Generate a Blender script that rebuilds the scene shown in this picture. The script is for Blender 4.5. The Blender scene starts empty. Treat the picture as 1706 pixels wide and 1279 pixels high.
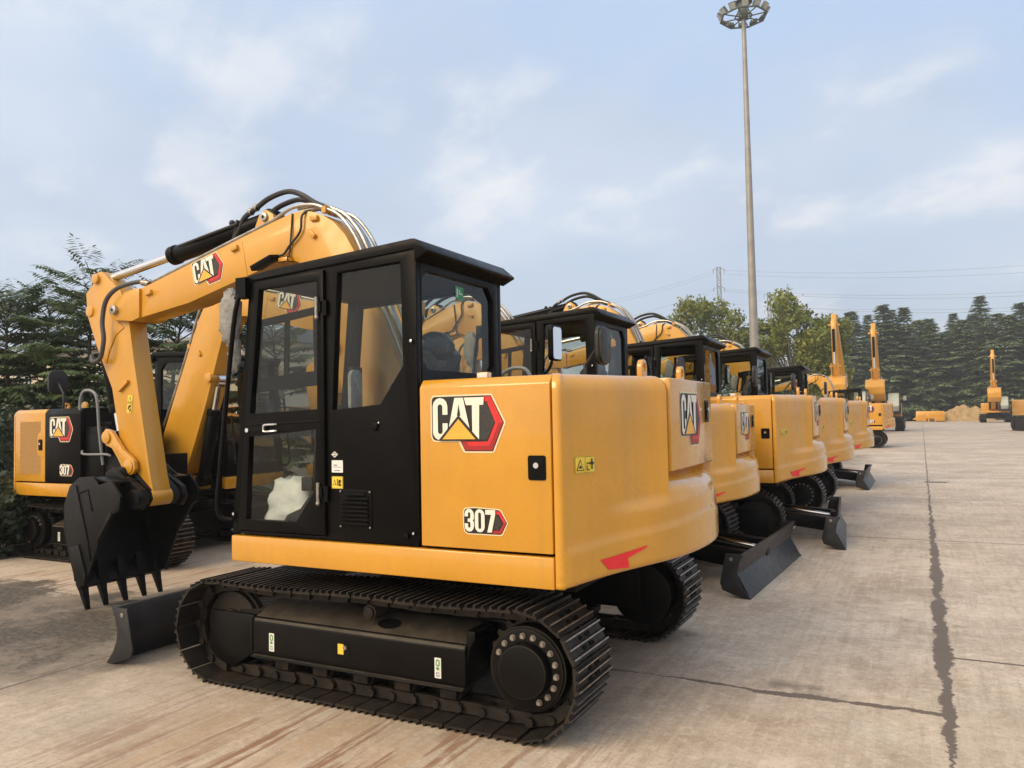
import bpy, bmesh, math, random
from mathutils import Vector, Matrix
from mathutils.geometry import tessellate_polygon
R = math.radians
PI = math.pi
random.seed(7)
scene = bpy.context.scene
COL = scene.collection

# ------------------------------------------------------------------ helpers
class MB:
    """collects shapes; build() links them as ONE mesh object"""
    def __init__(s):
        s.v, s.f, s.m = [], [], []
    def add(s, vs, fs, m=0):
        o = len(s.v)
        s.v += [tuple(p) for p in vs]
        for f in fs:
            s.f.append([i + o for i in f]); s.m.append(m)
    def box(s, x0, x1, y0, y1, z0, z1, m=0, M=None):
        vs = [Vector((x, y, z)) for x in (x0, x1) for y in (y0, y1) for z in (z0, z1)]
        if M is not None: vs = [M @ v for v in vs]
        s.add(vs, [(0, 1, 3, 2), (4, 6, 7, 5), (0, 4, 5, 1), (2, 3, 7, 6), (0, 2, 6, 4), (1, 5, 7, 3)], m)
    def prism(s, poly, ax, lo, hi, m=0, holes=()):
        """extrude a 2D outline along axis ax: y -> (x,z), x -> (y,z), z -> (x,y)"""
        def P(a, b, h):
            return (a, h, b) if ax == 'y' else ((h, a, b) if ax == 'x' else (a, b, h))
        loops = [list(poly)] + [list(h) for h in holes]
        flat = [p for l in loops for p in l]
        n = len(flat)
        vs = [P(p[0], p[1], lo) for p in flat] + [P(p[0], p[1], hi) for p in flat]
        fs = []
        if holes:
            tr = tessellate_polygon([[Vector((p[0], p[1], 0)) for p in l] for l in loops])
            for t in tr:
                fs.append(tuple(t)); fs.append(tuple(i + n for i in reversed(t)))
        else:
            fs.append(tuple(range(n))); fs.append(tuple(i + n for i in reversed(range(n))))
        o = 0
        for l in loops:
            k = len(l)
            for i in range(k):
                a, b = o + i, o + (i + 1) % k
                fs.append((a, b, b + n, a + n))
            o += k
        s.add(vs, fs, m)
    def cyl(s, p0, p1, r0, r1=None, n=16, m=0):
        r1 = r0 if r1 is None else r1
        p0, p1 = Vector(p0), Vector(p1)
        d = (p1 - p0).normalized()
        a = d.orthogonal().normalized(); b = d.cross(a)
        vs = []
        for p, r in ((p0, r0), (p1, r1)):
            for i in range(n):
                t = 2 * PI * i / n
                vs.append(p + a * (r * math.cos(t)) + b * (r * math.sin(t)))
        fs = [(i, (i + 1) % n, n + (i + 1) % n, n + i) for i in range(n)]
        fs += [tuple(reversed(range(n))), tuple(range(n, 2 * n))]
        s.add(vs, fs, m)
    def tube(s, pts, r, n=8, m=0, sub=4, r1=None):
        pts = [Vector(p) for p in pts]
        if sub > 1 and len(pts) > 2:
            q = []
            for i in range(len(pts) - 1):
                p0 = pts[max(i - 1, 0)]; p1 = pts[i]; p2 = pts[i + 1]; p3 = pts[min(i + 2, len(pts) - 1)]
                for k in range(sub):
                    t = k / sub
                    q.append(.5 * ((2 * p1) + (p2 - p0) * t + (2 * p0 - 5 * p1 + 4 * p2 - p3) * t * t + (3 * p1 - p0 - 3 * p2 + p3) * t ** 3))
            pts = q + [pts[-1]]
        k = len(pts)
        d = (pts[1] - pts[0]).normalized(); a = d.orthogonal().normalized()
        vs = []
        for i, p in enumerate(pts):
            d = (pts[min(i + 1, k - 1)] - pts[max(i - 1, 0)]).normalized()
            a = (a - d * a.dot(d))
            a = a.normalized() if a.length > 1e-6 else d.orthogonal().normalized()
            b = d.cross(a)
            rr = r if r1 is None else r + (r1 - r) * i / (k - 1)
            for j in range(n):
                t = 2 * PI * j / n
                vs.append(p + a * (rr * math.cos(t)) + b * (rr * math.sin(t)))
        fs = [(i * n + j, i * n + (j + 1) % n, (i + 1) * n + (j + 1) % n, (i + 1) * n + j) for i in range(k - 1) for j in range(n)]
        fs += [tuple(reversed(range(n))), tuple(range((k - 1) * n, k * n))]
        s.add(vs, fs, m)
    def ball(s, c, r, m=0, n=10, k=7, sc=(1, 1, 1)):
        c = Vector(c); vs = []
        for i in range(1, k):
            ph = PI * i / k
            for j in range(n):
                t = 2 * PI * j / n
                vs.append(c + Vector((r * sc[0] * math.sin(ph) * math.cos(t), r * sc[1] * math.sin(ph) * math.sin(t), r * sc[2] * math.cos(ph))))
        o = len(vs); vs += [c + Vector((0, 0, r * sc[2])), c - Vector((0, 0, r * sc[2]))]
        fs = [(i * n + j, (i + 1) * n + j, (i + 1) * n + (j + 1) % n, i * n + (j + 1) % n) for i in range(k - 2) for j in range(n)]
        fs += [(o, j, (j + 1) % n) for j in range(n)] + [(o + 1, (k - 2) * n + (j + 1) % n, (k - 2) * n + j) for j in range(n)]
        s.add(vs, fs, m)
    def build(s, name, mats, parent=None, bevel=0, seg=2, ang=35, recalc=True, smooth=True):
        me = bpy.data.meshes.new(name)
        bm = bmesh.new()
        bv = [bm.verts.new(v) for v in s.v]
        for f, m in zip(s.f, s.m):
            try:
                bf = bm.faces.new([bv[i] for i in f]); bf.material_index = m
            except ValueError:
                pass
        if recalc: bmesh.ops.recalc_face_normals(bm, faces=bm.faces)
        if bevel:
            es = [e for e in bm.edges if len(e.link_faces) == 2 and e.calc_face_angle(0) > R(30)]
            bmesh.ops.bevel(bm, geom=es, offset=bevel, segments=seg, affect='EDGES', profile=.5, clamp_overlap=True)
        bm.to_mesh(me); bm.free()
        for mt in (mats if isinstance(mats, (list, tuple)) else [mats]): me.materials.append(mt)
        if smooth:
            me.shade_smooth(); me.set_sharp_from_angle(angle=R(ang))
        o = bpy.data.objects.new(name, me); COL.objects.link(o)
        if parent is not None: o.parent = parent
        return o

def tag(o, label=None, cat=None, group=None, kind=None):
    if label: o['label'] = label
    if cat: o['category'] = cat
    if group: o['group'] = group
    if kind: o['kind'] = kind
    return o
def thing(name, label, cat, loc=(0, 0, 0), rz=0, group=None):
    o = bpy.data.objects.new(name, None); COL.objects.link(o)
    o.empty_display_size = .3
    o.location = loc; o.rotation_euler = (0, 0, rz)
    return tag(o, label, cat, group)
def kids(o): return [c for c in bpy.data.objects if c.parent == o]
def copy_tree(o, parent=None, skip=()):
    c = o.copy(); COL.objects.link(c)
    if parent is not None: c.parent = parent
    for ch in KIDS.get(o.name) or kids(o):
        if ch.name.split('.')[0] in skip: continue
        copy_tree(ch, c, skip)
    return c
KIDS = {}

# ------------------------------------------------------------------ materials
def nodes(name):
    m = bpy.data.materials.new(name); m.use_nodes = True
    nt = m.node_tree; b = nt.nodes['Principled BSDF']
    return m, nt, b
def N(nt, t, **kw):
    n = nt.nodes.new(t)
    for k, v in kw.items():
        if hasattr(n, k): setattr(n, k, v)
        else: n.inputs[k].default_value = v
    return n
def L(nt, a, b): nt.links.new(a, b)
def mixc(nt, fac, a, b, blend='MIX'):
    n = nt.nodes.new('ShaderNodeMix'); n.data_type = 'RGBA'; n.blend_type = blend
    for s_, v in ((0, fac), (6, a), (7, b)):
        if isinstance(v, (int, float)): n.inputs[s_].default_value = v
        elif isinstance(v, tuple): n.inputs[s_].default_value = (*v, 1) if len(v) == 3 else v
        else: L(nt, v, n.inputs[s_])
    return n.outputs[2]
def math_(nt, op, a, b=None, c=None, clamp=False):
    n = nt.nodes.new('ShaderNodeMath'); n.operation = op; n.use_clamp = clamp
    for i, v in enumerate((a, b, c)):
        if v is None: continue
        if isinstance(v, (int, float)): n.inputs[i].default_value = v
        else: L(nt, v, n.inputs[i])
    return n.outputs[0]
def ramp(nt, fac, lo, hi, a=0.0, b=1.0):
    n = nt.nodes.new('ShaderNodeMapRange'); n.interpolation_type = 'SMOOTHSTEP'
    L(nt, fac, n.inputs[0])
    n.inputs[1].default_value = lo; n.inputs[2].default_value = hi
    n.inputs[3].default_value = a; n.inputs[4].default_value = b
    return n.outputs[0]
def noise(nt, co, scale, detail=4, rough=.55, sc=None):
    if sc is not None:
        mp = nt.nodes.new('ShaderNodeMapping'); L(nt, co, mp.inputs[0]); mp.inputs['Scale'].default_value = sc; co = mp.outputs[0]
    n = nt.nodes.new('ShaderNodeTexNoise'); L(nt, co, n.inputs['Vector'])
    n.inputs['Scale'].default_value = scale; n.inputs['Detail'].default_value = detail; n.inputs['Roughness'].default_value = rough
    return n.outputs[0]
def mat(name, col, rough=.5, metal=0, coat=0, var=.12, vs=6, dirt=None, dirt_amt=.5, bump=0, bs=60, spec=.5, streak=0):
    m, nt, b = nodes(name)
    co = N(nt, 'ShaderNodeTexCoord').outputs['Object']
    n1 = noise(nt, co, vs, 5)
    c = mixc(nt, ramp(nt, n1, .3, .7), tuple(x * (1 - var) for x in col), tuple(min(1, x * (1 + var)) for x in col))
    if streak:
        n3 = noise(nt, co, 1, 3, .6, (14, 14, .8))
        c = mixc(nt, ramp(nt, n3, .52, .75, 0, streak), c, tuple(x * .72 + .03 for x in col))
    if dirt:
        n2 = noise(nt, co, vs * .6, 8, .7)
        c = mixc(nt, ramp(nt, n2, .45, .72, 0, dirt_amt), c, dirt)
    L(nt, c, b.inputs['Base Color'])
    n4 = noise(nt, co, vs * 3, 4)
    L(nt, ramp(nt, n4, .25, .75, max(0, rough - .07), min(1, rough + .1)), b.inputs['Roughness'])
    b.inputs['Metallic'].default_value = metal
    b.inputs['Coat Weight'].default_value = coat
    b.inputs['Coat Roughness'].default_value = .07
    b.inputs['Specular IOR Level'].default_value = spec
    if bump:
        bp = N(nt, 'ShaderNodeBump'); bp.inputs['Strength'].default_value = bump; bp.inputs['Distance'].default_value = .01
        L(nt, noise(nt, co, bs, 4), bp.inputs['Height']); L(nt, bp.outputs[0], b.inputs['Normal'])
    return m

YEL = mat('yellow_paint', (.62, .295, .019), .26, coat=.75, var=.05, vs=3, streak=.30)
YELB = mat('yellow_boom_paint', (.61, .298, .027), .36, coat=.3, var=.05, vs=3, streak=.2)
BLK = mat('black_paint', (.0035, .0032, .0032), .36, var=.2, vs=8, spec=.10)
BLKM = mat('matt_black', (.0045, .0045, .0045), .62, var=.2, vs=10, spec=.12)
DARKSTEEL = mat('blade_grey_paint', (.020, .021, .024), .38, var=.25, vs=7, dirt=(.042, .037, .032), dirt_amt=.4, spec=.4)
BUCK = mat('bucket_black_paint', (.006, .006, .0065), .42, var=.25, vs=6, dirt=(.015, .014, .013), dirt_amt=.4, spec=.2)
STEEL = mat('track_steel', (.020, .0165, .0135), .55, metal=.25, spec=.3, var=.35, vs=9, dirt=(.055, .036, .023), dirt_amt=.55, bump=.3)
WORN = mat('worn_steel', (.30, .25, .205), .42, metal=.7, var=.3, vs=25, dirt=(.10, .065, .045), dirt_amt=.7)
FRAME = mat('track_frame_paint', (.0045, .004, .0038), .36, var=.25, vs=8, spec=.15)
FRAMED = mat('track_frame_dusty', (.045, .036, .026), .68, var=.3, vs=9, dirt=(.10, .075, .05), dirt_amt=.6, bump=.2, bs=40)
CHROME = mat('chrome', (.72, .72, .72), .16, metal=1, var=.05)
PIPE = mat('zinc_pipe', (.36, .35, .33), .34, metal=.85, var=.25, vs=12)
BOLT = mat('zinc_bolt', (.33, .30, .265), .36, metal=.75, var=.2, vs=40)
RUB = mat('rubber_hose', (.018, .018, .019), .5, var=.2)
HOSEG = mat('grey_hose', (.06, .058, .06), .5, var=.2)
WHITE = mat('white_decal', (.80, .76, .66), .45, var=.02)
CREAM = mat('cream_decal_edge', (.78, .66, .42), .45, var=.03)
DBLK = mat('black_decal', (.010, .009, .009), .4, var=.1)
DGREY = mat('dark_grey_decal', (.028, .026, .025), .5, var=.5, vs=90)
RED = mat('red_decal', (.62, .022, .022), .42, var=.08)
REDD = mat('dark_red_decal', (.36, .012, .014), .42, var=.08)
REDR = mat('red_reflector', (.80, .02, .03), .3, var=.06)
DYEL = mat('yellow_decal', (.84, .42, .05), .42, var=.08)
STK = mat('warning_yellow', (.80, .58, .06), .45, var=.05)
STKW = mat('white_sticker', (.72, .72, .70), .5, var=.04)
GRN = mat('green_sticker', (.10, .30, .08), .5, var=.1)
SEATM = mat('dark_seat', (.018, .018, .02), .6, var=.3)
PLAST = mat('clear_plastic_wrap', (.52, .53, .54), .3, var=.2, vs=14, bump=.8, bs=18)
DPLAST = mat('dark_plastic_cover', (.03, .032, .036), .3, var=.3, vs=12, bump=.9, bs=14)
BWRAP = mat('bubble_wrap', (.27, .265, .25), .4, var=.2, vs=30, bump=.9, bs=120)
GREYP = mat('grey_plastic', (.20, .21, .22), .5, var=.1)
MIRR = mat('mirror_glass', (.85, .86, .88), .02, metal=1, var=.01)

def glass_mat(name, tint, refl=1.0):
    m = bpy.data.materials.new(name); m.use_nodes = True
    nt = m.node_tree; nt.nodes.remove(nt.nodes['Principled BSDF'])
    out = nt.nodes['Material Output']
    tr = N(nt, 'ShaderNodeBsdfTransparent'); tr.inputs[0].default_value = (*tint, 1)
    gl = N(nt, 'ShaderNodeBsdfGlossy'); gl.inputs['Roughness'].default_value = .015
    fr = N(nt, 'ShaderNodeFresnel'); fr.inputs[0].default_value = 1.5
    geo = N(nt, 'ShaderNodeNewGeometry')
    mx = N(nt, 'ShaderNodeMixShader')
    L(nt, math_(nt, 'MULTIPLY', math_(nt, 'MULTIPLY', fr.outputs[0], refl), math_(nt, 'SUBTRACT', 1.0, geo.outputs['Backfacing']), clamp=True), mx.inputs[0]); L(nt, tr.outputs[0], mx.inputs[1]); L(nt, gl.outputs[0], mx.inputs[2])
    L(nt, mx.outputs[0], out.inputs[0])
    return m
GLASS = glass_mat('tinted_cab_glass', (.85, .87, .845), .9)
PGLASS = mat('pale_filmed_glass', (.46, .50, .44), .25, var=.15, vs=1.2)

def grille_mat():
    m, nt, b = nodes('perforated_yellow')
    co = N(nt, 'ShaderNodeTexCoord').outputs['Object']
    mp = N(nt, 'ShaderNodeMapping'); L(nt, co, mp.inputs[0]); mp.inputs['Rotation'].default_value = (0, R(45), 0); mp.inputs['Scale'].default_value = (48, 48, 48)
    sx = N(nt, 'ShaderNodeSeparateXYZ'); L(nt, mp.outputs[0], sx.inputs[0])
    fx = math_(nt, 'SUBTRACT', math_(nt, 'FRACT', sx.outputs[0]), .5); fz = math_(nt, 'SUBTRACT', math_(nt, 'FRACT', sx.outputs[2]), .5)
    d = math_(nt, 'SQRT', math_(nt, 'ADD', math_(nt, 'MULTIPLY', fx, fx), math_(nt, 'MULTIPLY', fz, fz)))
    c = mixc(nt, ramp(nt, d, .34, .40), (.012, .01, .008), (.62, .32, .07))
    L(nt, c, b.inputs['Base Color']); b.inputs['Roughness'].default_value = .5
    return m
GRILLE = grille_mat()
# ------------------------------------------------------------------ decals (flat prints in stacked layers)
def decal(name, layers, mats, origin, ud, vd, scale, parent, step=.0012, base=.002):
    """layers: list of (material index, polygon in unit coords); printed one over the other on a flat face"""
    mb = MB(); o = Vector(origin); u = Vector(ud).normalized(); v = Vector(vd).normalized(); n = u.cross(v)
    for k, (mi, poly) in enumerate(layers):
        vs = [o + u * (p[0] * scale) + v * (p[1] * scale) + n * (base + step * k * .6) for p in poly]
        tr = tessellate_polygon([[Vector((p[0], p[1], 0)) for p in poly]])
        fs = []
        for t in tr:
            a, b, c = [vs[i] for i in t]
            fs.append(tuple(t) if (b - a).cross(c - a).dot(n) > 0 else tuple(reversed(t)))
        mb.add(vs, fs, mi)
    return mb.build(name, mats, parent, recalc=False, smooth=False)

def rrect(x0, y0, x1, y1, r, k=5):
    pts = []
    for cx, cy, a in ((x1 - r, y0 + r, -90), (x1 - r, y1 - r, 0), (x0 + r, y1 - r, 90), (x0 + r, y0 + r, 180)):
        for i in range(k + 1):
            t = R(a + 90 * i / k); pts.append((cx + r * math.cos(t), cy + r * math.sin(t)))
    return pts
def px(pts, x0=1150, y0=1278, w=427): return [((a - x0) / w, (y0 - b) / w) for a, b in pts]
LOGO_MATS = [CREAM, DBLK, RED, REDD, DGREY, WHITE, DYEL]
def arcp(cx, cy, rx, ry, a0, a1, k=6): return [(cx + rx * math.cos(R(a0 + (a1 - a0) * i / k)), cy - ry * math.sin(R(a0 + (a1 - a0) * i / k))) for i in range(k + 1)]
C_OUT = [(1252, 1085)] + arcp(1208, 1042, 44, 42, 0, 180) + arcp(1208, 1170, 44, 42, 180, 270) + [(1214, 1213), (1238, 1186), (1252, 1150), (1252, 1128), (1222, 1128), (1222, 1160)] + arcp(1208, 1168, 14, 14, 0, -180) + arcp(1208, 1046, 14, 14, 180, 0) + [(1222, 1085)]
LOGO = [
    (0, px([(1166, 986), (1500, 986), (1509, 992), (1579, 1122), (1579, 1134), (1518, 1268), (1506, 1276), (1350, 1276), (1338, 1270), (1312, 1222), (1178, 1222), (1160, 1216), (1148, 1196), (1148, 1010), (1154, 994)])),
    (1, px([(1172, 994), (1500, 994), (1571, 1128), (1508, 1268), (1350, 1268), (1322, 1215), (1178, 1215), (1164, 1208), (1156, 1192), (1156, 1012), (1161, 1000)])),
    (2, px([(1462, 998), (1498, 998), (1566, 1128), (1540, 1130), (1484, 1024), (1462, 1024)])),
    (3, px([(1566, 1128), (1505, 1263), (1352, 1263), (1328, 1216), (1360, 1216), (1376, 1236), (1488, 1236), (1540, 1130)])),
    (2, px([(1545, 1128), (1491, 1242), (1372, 1242), (1362, 1220), (1480, 1220), (1524, 1128), (1480, 1030), (1492, 1018)])),
    (4, px([(1440, 1030), (1476, 1030), (1522, 1128), (1478, 1212), (1436, 1212)])),
    (5, px(C_OUT)),
    (5, px([(1294, 1002), (1344, 1002), (1388, 1190), (1352, 1190), (1318, 1100), (1284, 1190), (1250, 1190)])),
    (1, px([(1318, 1034), (1328, 1092), (1308, 1092)])),
    (5, px([(1350, 1002), (1464, 1002), (1461, 1040), (1438, 1040), (1434, 1212), (1396, 1180), (1396, 1040), (1362, 1040)])),
    (1, px([(1317, 1088), (1440, 1216), (1196, 1216)])),
    (6, px([(1317, 1108), (1414, 1208), (1222, 1208)])),
]
def px3(pts): return px(pts, 1335, 730, 262)
NUM = [
    (0, px3([(1345, 592), (1395, 586), (1545, 592), (1562, 600), (1598, 662), (1568, 722), (1555, 728), (1360, 728), (1342, 716), (1334, 690), (1334, 610)])),
    (1, px3([(1350, 597), (1400, 592), (1544, 598), (1556, 604), (1592, 662), (1562, 718), (1550, 722), (1362, 722), (1347, 712), (1340, 690), (1340, 612)])),
    (2, px3([(1532, 602), (1554, 606), (1588, 662), (1572, 662), (1546, 620), (1530, 620)])),
    (3, px3([(1588, 662), (1560, 716), (1508, 718), (1510, 702), (1548, 702), (1572, 662)])),
    (4, px3([(1528, 626), (1544, 626), (1566, 662), (1545, 698), (1514, 698)])),
    (5, px3(arcp(1373, 626, 28, 30, 180, 0) + [(1401, 648), (1394, 655), (1401, 664)] + arcp(1373, 684, 28, 30, 0, -180) + [(1345, 672), (1366, 672), (1366, 684)] + arcp(1373, 686, 7, 8, 180, 360) + [(1380, 668), (1376, 663), (1364, 663), (1364, 647), (1376, 647), (1380, 642), (1380, 624)] + arcp(1373, 622, 7, 8, 0, 180) + [(1366, 636), (1345, 636)])),
    (5, px3(arcp(1436, 626, 29, 30, 180, 0) + arcp(1436, 684, 29, 30, 0, -180))),
    (1, px3(arcp(1436, 622, 8, 9, 180, 0) + arcp(1436, 688, 8, 9, 0, -180))),
    (5, px3([(1470, 598), (1528, 598), (1528, 620), (1506, 712), (1480, 712), (1504, 622), (1470, 622)])),
]
def cat_logo(origin, ud, vd, w, parent): return decal('logo_decal', LOGO, LOGO_MATS, origin, ud, vd, w, parent)
def num_decal(origin, ud, vd, w, parent): return decal('number_decal', NUM, LOGO_MATS, origin, ud, vd, w, parent)
WARN = [(0, rrect(0, 0, 1, .62, .04)), (1, rrect(.02, .02, .98, .60, .03)), (0, rrect(.035, .035, .965, .585, .03)),
        (1, [(.50, .05), (.515, .05), (.515, .57), (.50, .57)]),
        (1, [(.08, .10), (.45, .10), (.265, .52)]), (0, [(.13, .13), (.40, .13), (.265, .45)]), (1, [(.2, .18), (.33, .18), (.33, .24), (.27, .30), (.2, .24)]),
        (1, [(.80, .14), (.86, .14), (.86, .30), (.93, .34), (.93, .38), (.86, .40), (.86, .52), (.80, .52), (.80, .40), (.74, .38), (.74, .34), (.80, .30)]),
        (1, [(.56, .34), (.70, .34), (.70, .31), (.75, .36), (.70, .41), (.70, .38), (.56, .38)]), (1, [(.56, .10), (.70, .10), (.70, .14), (.60, .14), (.60, .28), (.56, .28)])]
def warn_sticker(origin, ud, vd, w, parent): return decal('warning_sticker', WARN, [STK, DBLK], origin, ud, vd, w, parent)
VWARN = [(0, rrect(0, 0, .45, 1, .03)), (1, rrect(.015, .015, .435, .985, .03)), (0, rrect(.03, .03, .42, .97, .03)), (1, [(.06, .58), (.39, .58), (.225, .92)]), (0, [(.11, .62), (.34, .62), (.225, .84)]),
         (1, [(.03, .51), (.42, .51), (.42, .53), (.03, .53)]), (1, [(.14, .2), (.2, .2), (.2, .3), (.34, .36), (.34, .46), (.22, .44), (.14, .36)]), (1, [(.25, .1), (.35, .1), (.35, .3), (.3, .26)])]
HOOK = [(0, rrect(0, 0, .38, 1, .03)), (1, rrect(.07, .58, .31, .92, .1)), (0, rrect(.14, .65, .24, .85, .05)), (1, rrect(.1, .40, .28, .56, .08)), (2, rrect(.10, .1, .28, .3, .04)), (0, rrect(.14, .15, .28, .25, .03))]

# ------------------------------------------------------------------ the excavator (x forward, y left, z up, origin under the swing axis)
def track_path():
    S, rs, I, ri = (-1.088, .322), .306, (.985, .311), .295
    d = 2 * math.atan2(S[1] - I[1], I[0] - S[0])
    pts = []
    for i in range(60): pts.append((S[0] + (I[0] - S[0]) * i / 60, .016))
    for i in range(40):
        a = -PI / 2 + (PI - d) * i / 40; pts.append((I[0] + ri * math.cos(a), I[1] + ri * math.sin(a)))
    a = PI / 2 - d; p = (I[0] + ri * math.cos(a), I[1] + ri * math.sin(a)); q = (S[0] + rs * math.cos(a), S[1] + rs * math.sin(a))
    for i in range(60):
        t = i / 60; pts.append((p[0] + (q[0] - p[0]) * t, p[1] + (q[1] - p[1]) * t - .010 * math.sin(2 * PI * t) ** 2))
    for i in range(40):
        b = a + (PI + d) * i / 40; pts.append((S[0] + rs * math.cos(b), S[1] + rs * math.sin(b)))
    return pts
def resample(pts, n):
    k = len(pts); acc = [0]
    for i in range(k):
        a, b = pts[i], pts[(i + 1) % k]; acc.append(acc[-1] + math.dist(a, b))
    out = []
    for j in range(n):
        t = (j + .5) * acc[-1] / n
        i = max(i for i in range(k) if acc[i] <= t)
        f = (t - acc[i]) / max(1e-9, acc[i + 1] - acc[i]); a, b = pts[i], pts[(i + 1) % k]
        out.append((a[0] + (b[0] - a[0]) * f, a[1] + (b[1] - a[1]) * f))
    return out, acc[-1] / n
def make_track(root, s):
    NS = 43
    P, pitch = resample(track_path(), NS)
    yo, yi = (1.15, .715)
    mb = MB()
    h = pitch * .460
    prof = [(-h, -.012, 0), (-h, 0, 0)]
    for c in (-.047, .0, .047):
        prof += [(c - .0085, .0, 0), (c - .0038, .016, 1), (c + .0038, .016, 0), (c + .0085, .0, 0)]
    prof += [(h, .0, 0), (h, -.012, 0)]
    K = len(prof)
    for j in range(NS):
        a, b = P[j - 1], P[(j + 1) % NS]
        t = Vector((b[0] - a[0], 0, b[1] - a[1])).normalized(); n = Vector((t.z, 0, -t.x)); o = Vector((P[j][0], 0, P[j][1]))
        w = lambda q, y: o + t * q[0] + n * q[1] + Vector((0, s * y, 0))
        vs = [w(q, yo) for q in prof] + [w(q, yi) for q in prof]
        for i in range(K):
            k = (i + 1) % K
            mb.add([vs[i], vs[k], vs[K + k], vs[K + i]], [(0, 1, 2, 3)], 1 if prof[i][2] else 0)
        mb.add(vs[:K], [tuple(range(K))], 0); mb.add(vs[K:], [tuple(range(K))], 0)
        # bolts and clear-out slots between the grousers
        for c in (-.0235, .0235):
            for yy in (.875, .905, .965, .985):
                q = w((c, .004), yy); mb.box(-.009, .009, -.006, .006, -.006, .005, 2, Matrix.Translation(q) @ Matrix(((t.x, 0, n.x), (0, 1, 0), (t.z, 0, n.z))).to_4x4())
        # chain links and pin bosses
        M = Matrix.Translation(o) @ Matrix(((t.x, 0, n.x), (0, 1, 0), (t.z, 0, n.z))).to_4x4()
        for yy in (.875, .985):
            off = .006 if j % 2 else -.006
            mb.box(-h * 1.12, h * 1.12, s * (yy + off) - .014, s * (yy + off) + .014, -.080, -.020, 0, M)
        e = o + t * h - n * .05
        mb.cyl(e + Vector((0, s * .84, 0)), e + Vector((0, s * 1.022, 0)), .023, n=8)
    tr = mb.build('track', [STEEL, WORN, BLKM], root, smooth=False, recalc=True)
    # frame
    f = MB()
    cs = [(1.05, .185), (1.05, .375), (1.035, .40), (.86, .470), (.78, .470), (.78, .185)]
    if s < 0: cs = [(-a, b) for a, b in cs]
    f.prism(cs, 'x', -.74, .735, 0)
    f.prism([(-.735, .19), (-.755, .375), (-.79, .43), (-.79, .47), (-.735, .47)], 'y', s * .80, s * 1.03, 0)
    f.box(-.74, .735, *sorted((s * 1.03, s * 1.075)), .170, .184, 0)
    f.box(-1.1, -.74, *sorted((s * .66, s * .80)), .24, .48, 0)
    f.box(.735, .90, *sorted((s * .78, s * 1.0)), .22, .42, 0)
    sl = Vector((0, -s * .175, .07)).normalized()
    fr = f.build('track_frame', [FRAME, FRAMED], tr, bevel=.008)
    for pl in fr.data.polygons:            # the sloping upper plate carries the dust
        if pl.normal.z > .35 and pl.area > .01: pl.material_index = 1
    # flat black patches painting the dark inside of the two frame openings
    hb = MB()
    hb.prism(rrect(.005, .235, .140, .335, .035), 'y', s * 1.049, s * 1.052, 0)
    hb.box(.045, .085, *sorted((s * 1.0525, s * 1.056)), .262, .318, 1)
    hb.cyl((.035, s * 1.05, .30), (.035, s * 1.058, .30), .012, n=10, m=2)
    hb.build('opening_patch', [BLKM, STK, BOLT], tr, smooth=False); hb = MB()
    nrm = Vector((0, s * .07, .175)).normalized()
    cpt = Vector((-.20, s * .955, .432)) + nrm * .003
    hb.add([cpt + Vector((.075 * math.cos(2 * PI * i / 20), 0, 0)) + sl * (.045 * math.sin(2 * PI * i / 20)) for i in range(20)], [tuple(range(20))], 0)
    hb.build('opening_patch', [BLKM, STK, BOLT], tr, smooth=False)
    # idler with guard
    g = MB()
    g.prism([(1.118, .405), (.745, .405), (.745, .185), (.925, .072), (1.06, .11), (1.127, .177)], 'y', s * 1.0, s * 1.03)
    g.box(.745, .775, *sorted((s * 1.0, s * 1.045)), .20, .39)
    g.build('idler_guard', FRAME, tr, bevel=.006)
    g = MB()
    g.cyl((.985, s * .885, .311), (.985, s * .975, .311), .205, n=32); g.cyl((.985, s * .86, .311), (.985, s * 1.0, .311), .10, n=20)
    g.cyl((.985, s * .915, .311), (.985, s * .945, .311), .222, n=32)
    g.build('idler', STEEL, tr, bevel=.006)
    # sprocket and final drive
    g = MB(); c = (-1.090, .326); teeth = []
    for i in range(21):
        for da, rr in ((-.10, .222), (-.05, .252), (.05, .252), (.10, .222)):
            a = 2 * PI * i / 21 + da; teeth.append((c[0] + rr * math.cos(a), c[1] + rr * math.sin(a)))
    g.prism(teeth, 'y', s * .905, s * .955, 0)
    g.cyl((c[0], s * .72, c[1]), (c[0], s * 1.04, c[1]), .208, n=48, m=1)
    g.cyl((c[0], s * 1.04, c[1]), (c[0], s * 1.052, c[1]), .196, n=48, m=1)
    g.cyl((c[0], s * 1.05, c[1]), (c[0], s * 1.105, c[1]), .138, .128, n=48, m=1)
    sp = g.build('sprocket', [STEEL, FRAME], tr, bevel=.004)
    for i in range(12):
        a = R(155 - i * 20)
        b = MB(); q = Vector((c[0] - .163 * math.cos(a), s * 1.052, c[1] + .163 * math.sin(a)))
        b.cyl(q, q + Vector((0, s * .006, 0)), .0155, n=12); b.cyl(q + Vector((0, s * .006, 0)), q + Vector((0, s * .018, 0)), .0115, n=6)
        b.build('bolt', BOLT, tr, smooth=False)
    for x in (-.62, -.33, -.05, .24, .53):
        b = MB(); b.cyl((x, s * .87, .14), (x, s * .99, .14), .062, n=20); b.cyl((x, s * .84, .14), (x, s * 1.02, .14), .035, n=12); b.box(x - .05, x + .05, *sorted((s * 1.0, s * 1.03)), .11, .19)
        b.build('track_roller', STEEL, tr, bevel=.004)
    b = MB(); b.cyl((-.11, s * .86, .500), (-.11, s * 1.02, .500), .045, n=20); b.cyl((-.11, s * 1.02, .500), (-.11, s * 1.035, .500), .034, n=14); b.box(-.15, -.07, *sorted((s * .80, s * .87)), .44, .54)
    b.build('carrier_roller', STEEL, tr, bevel=.004)
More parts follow.
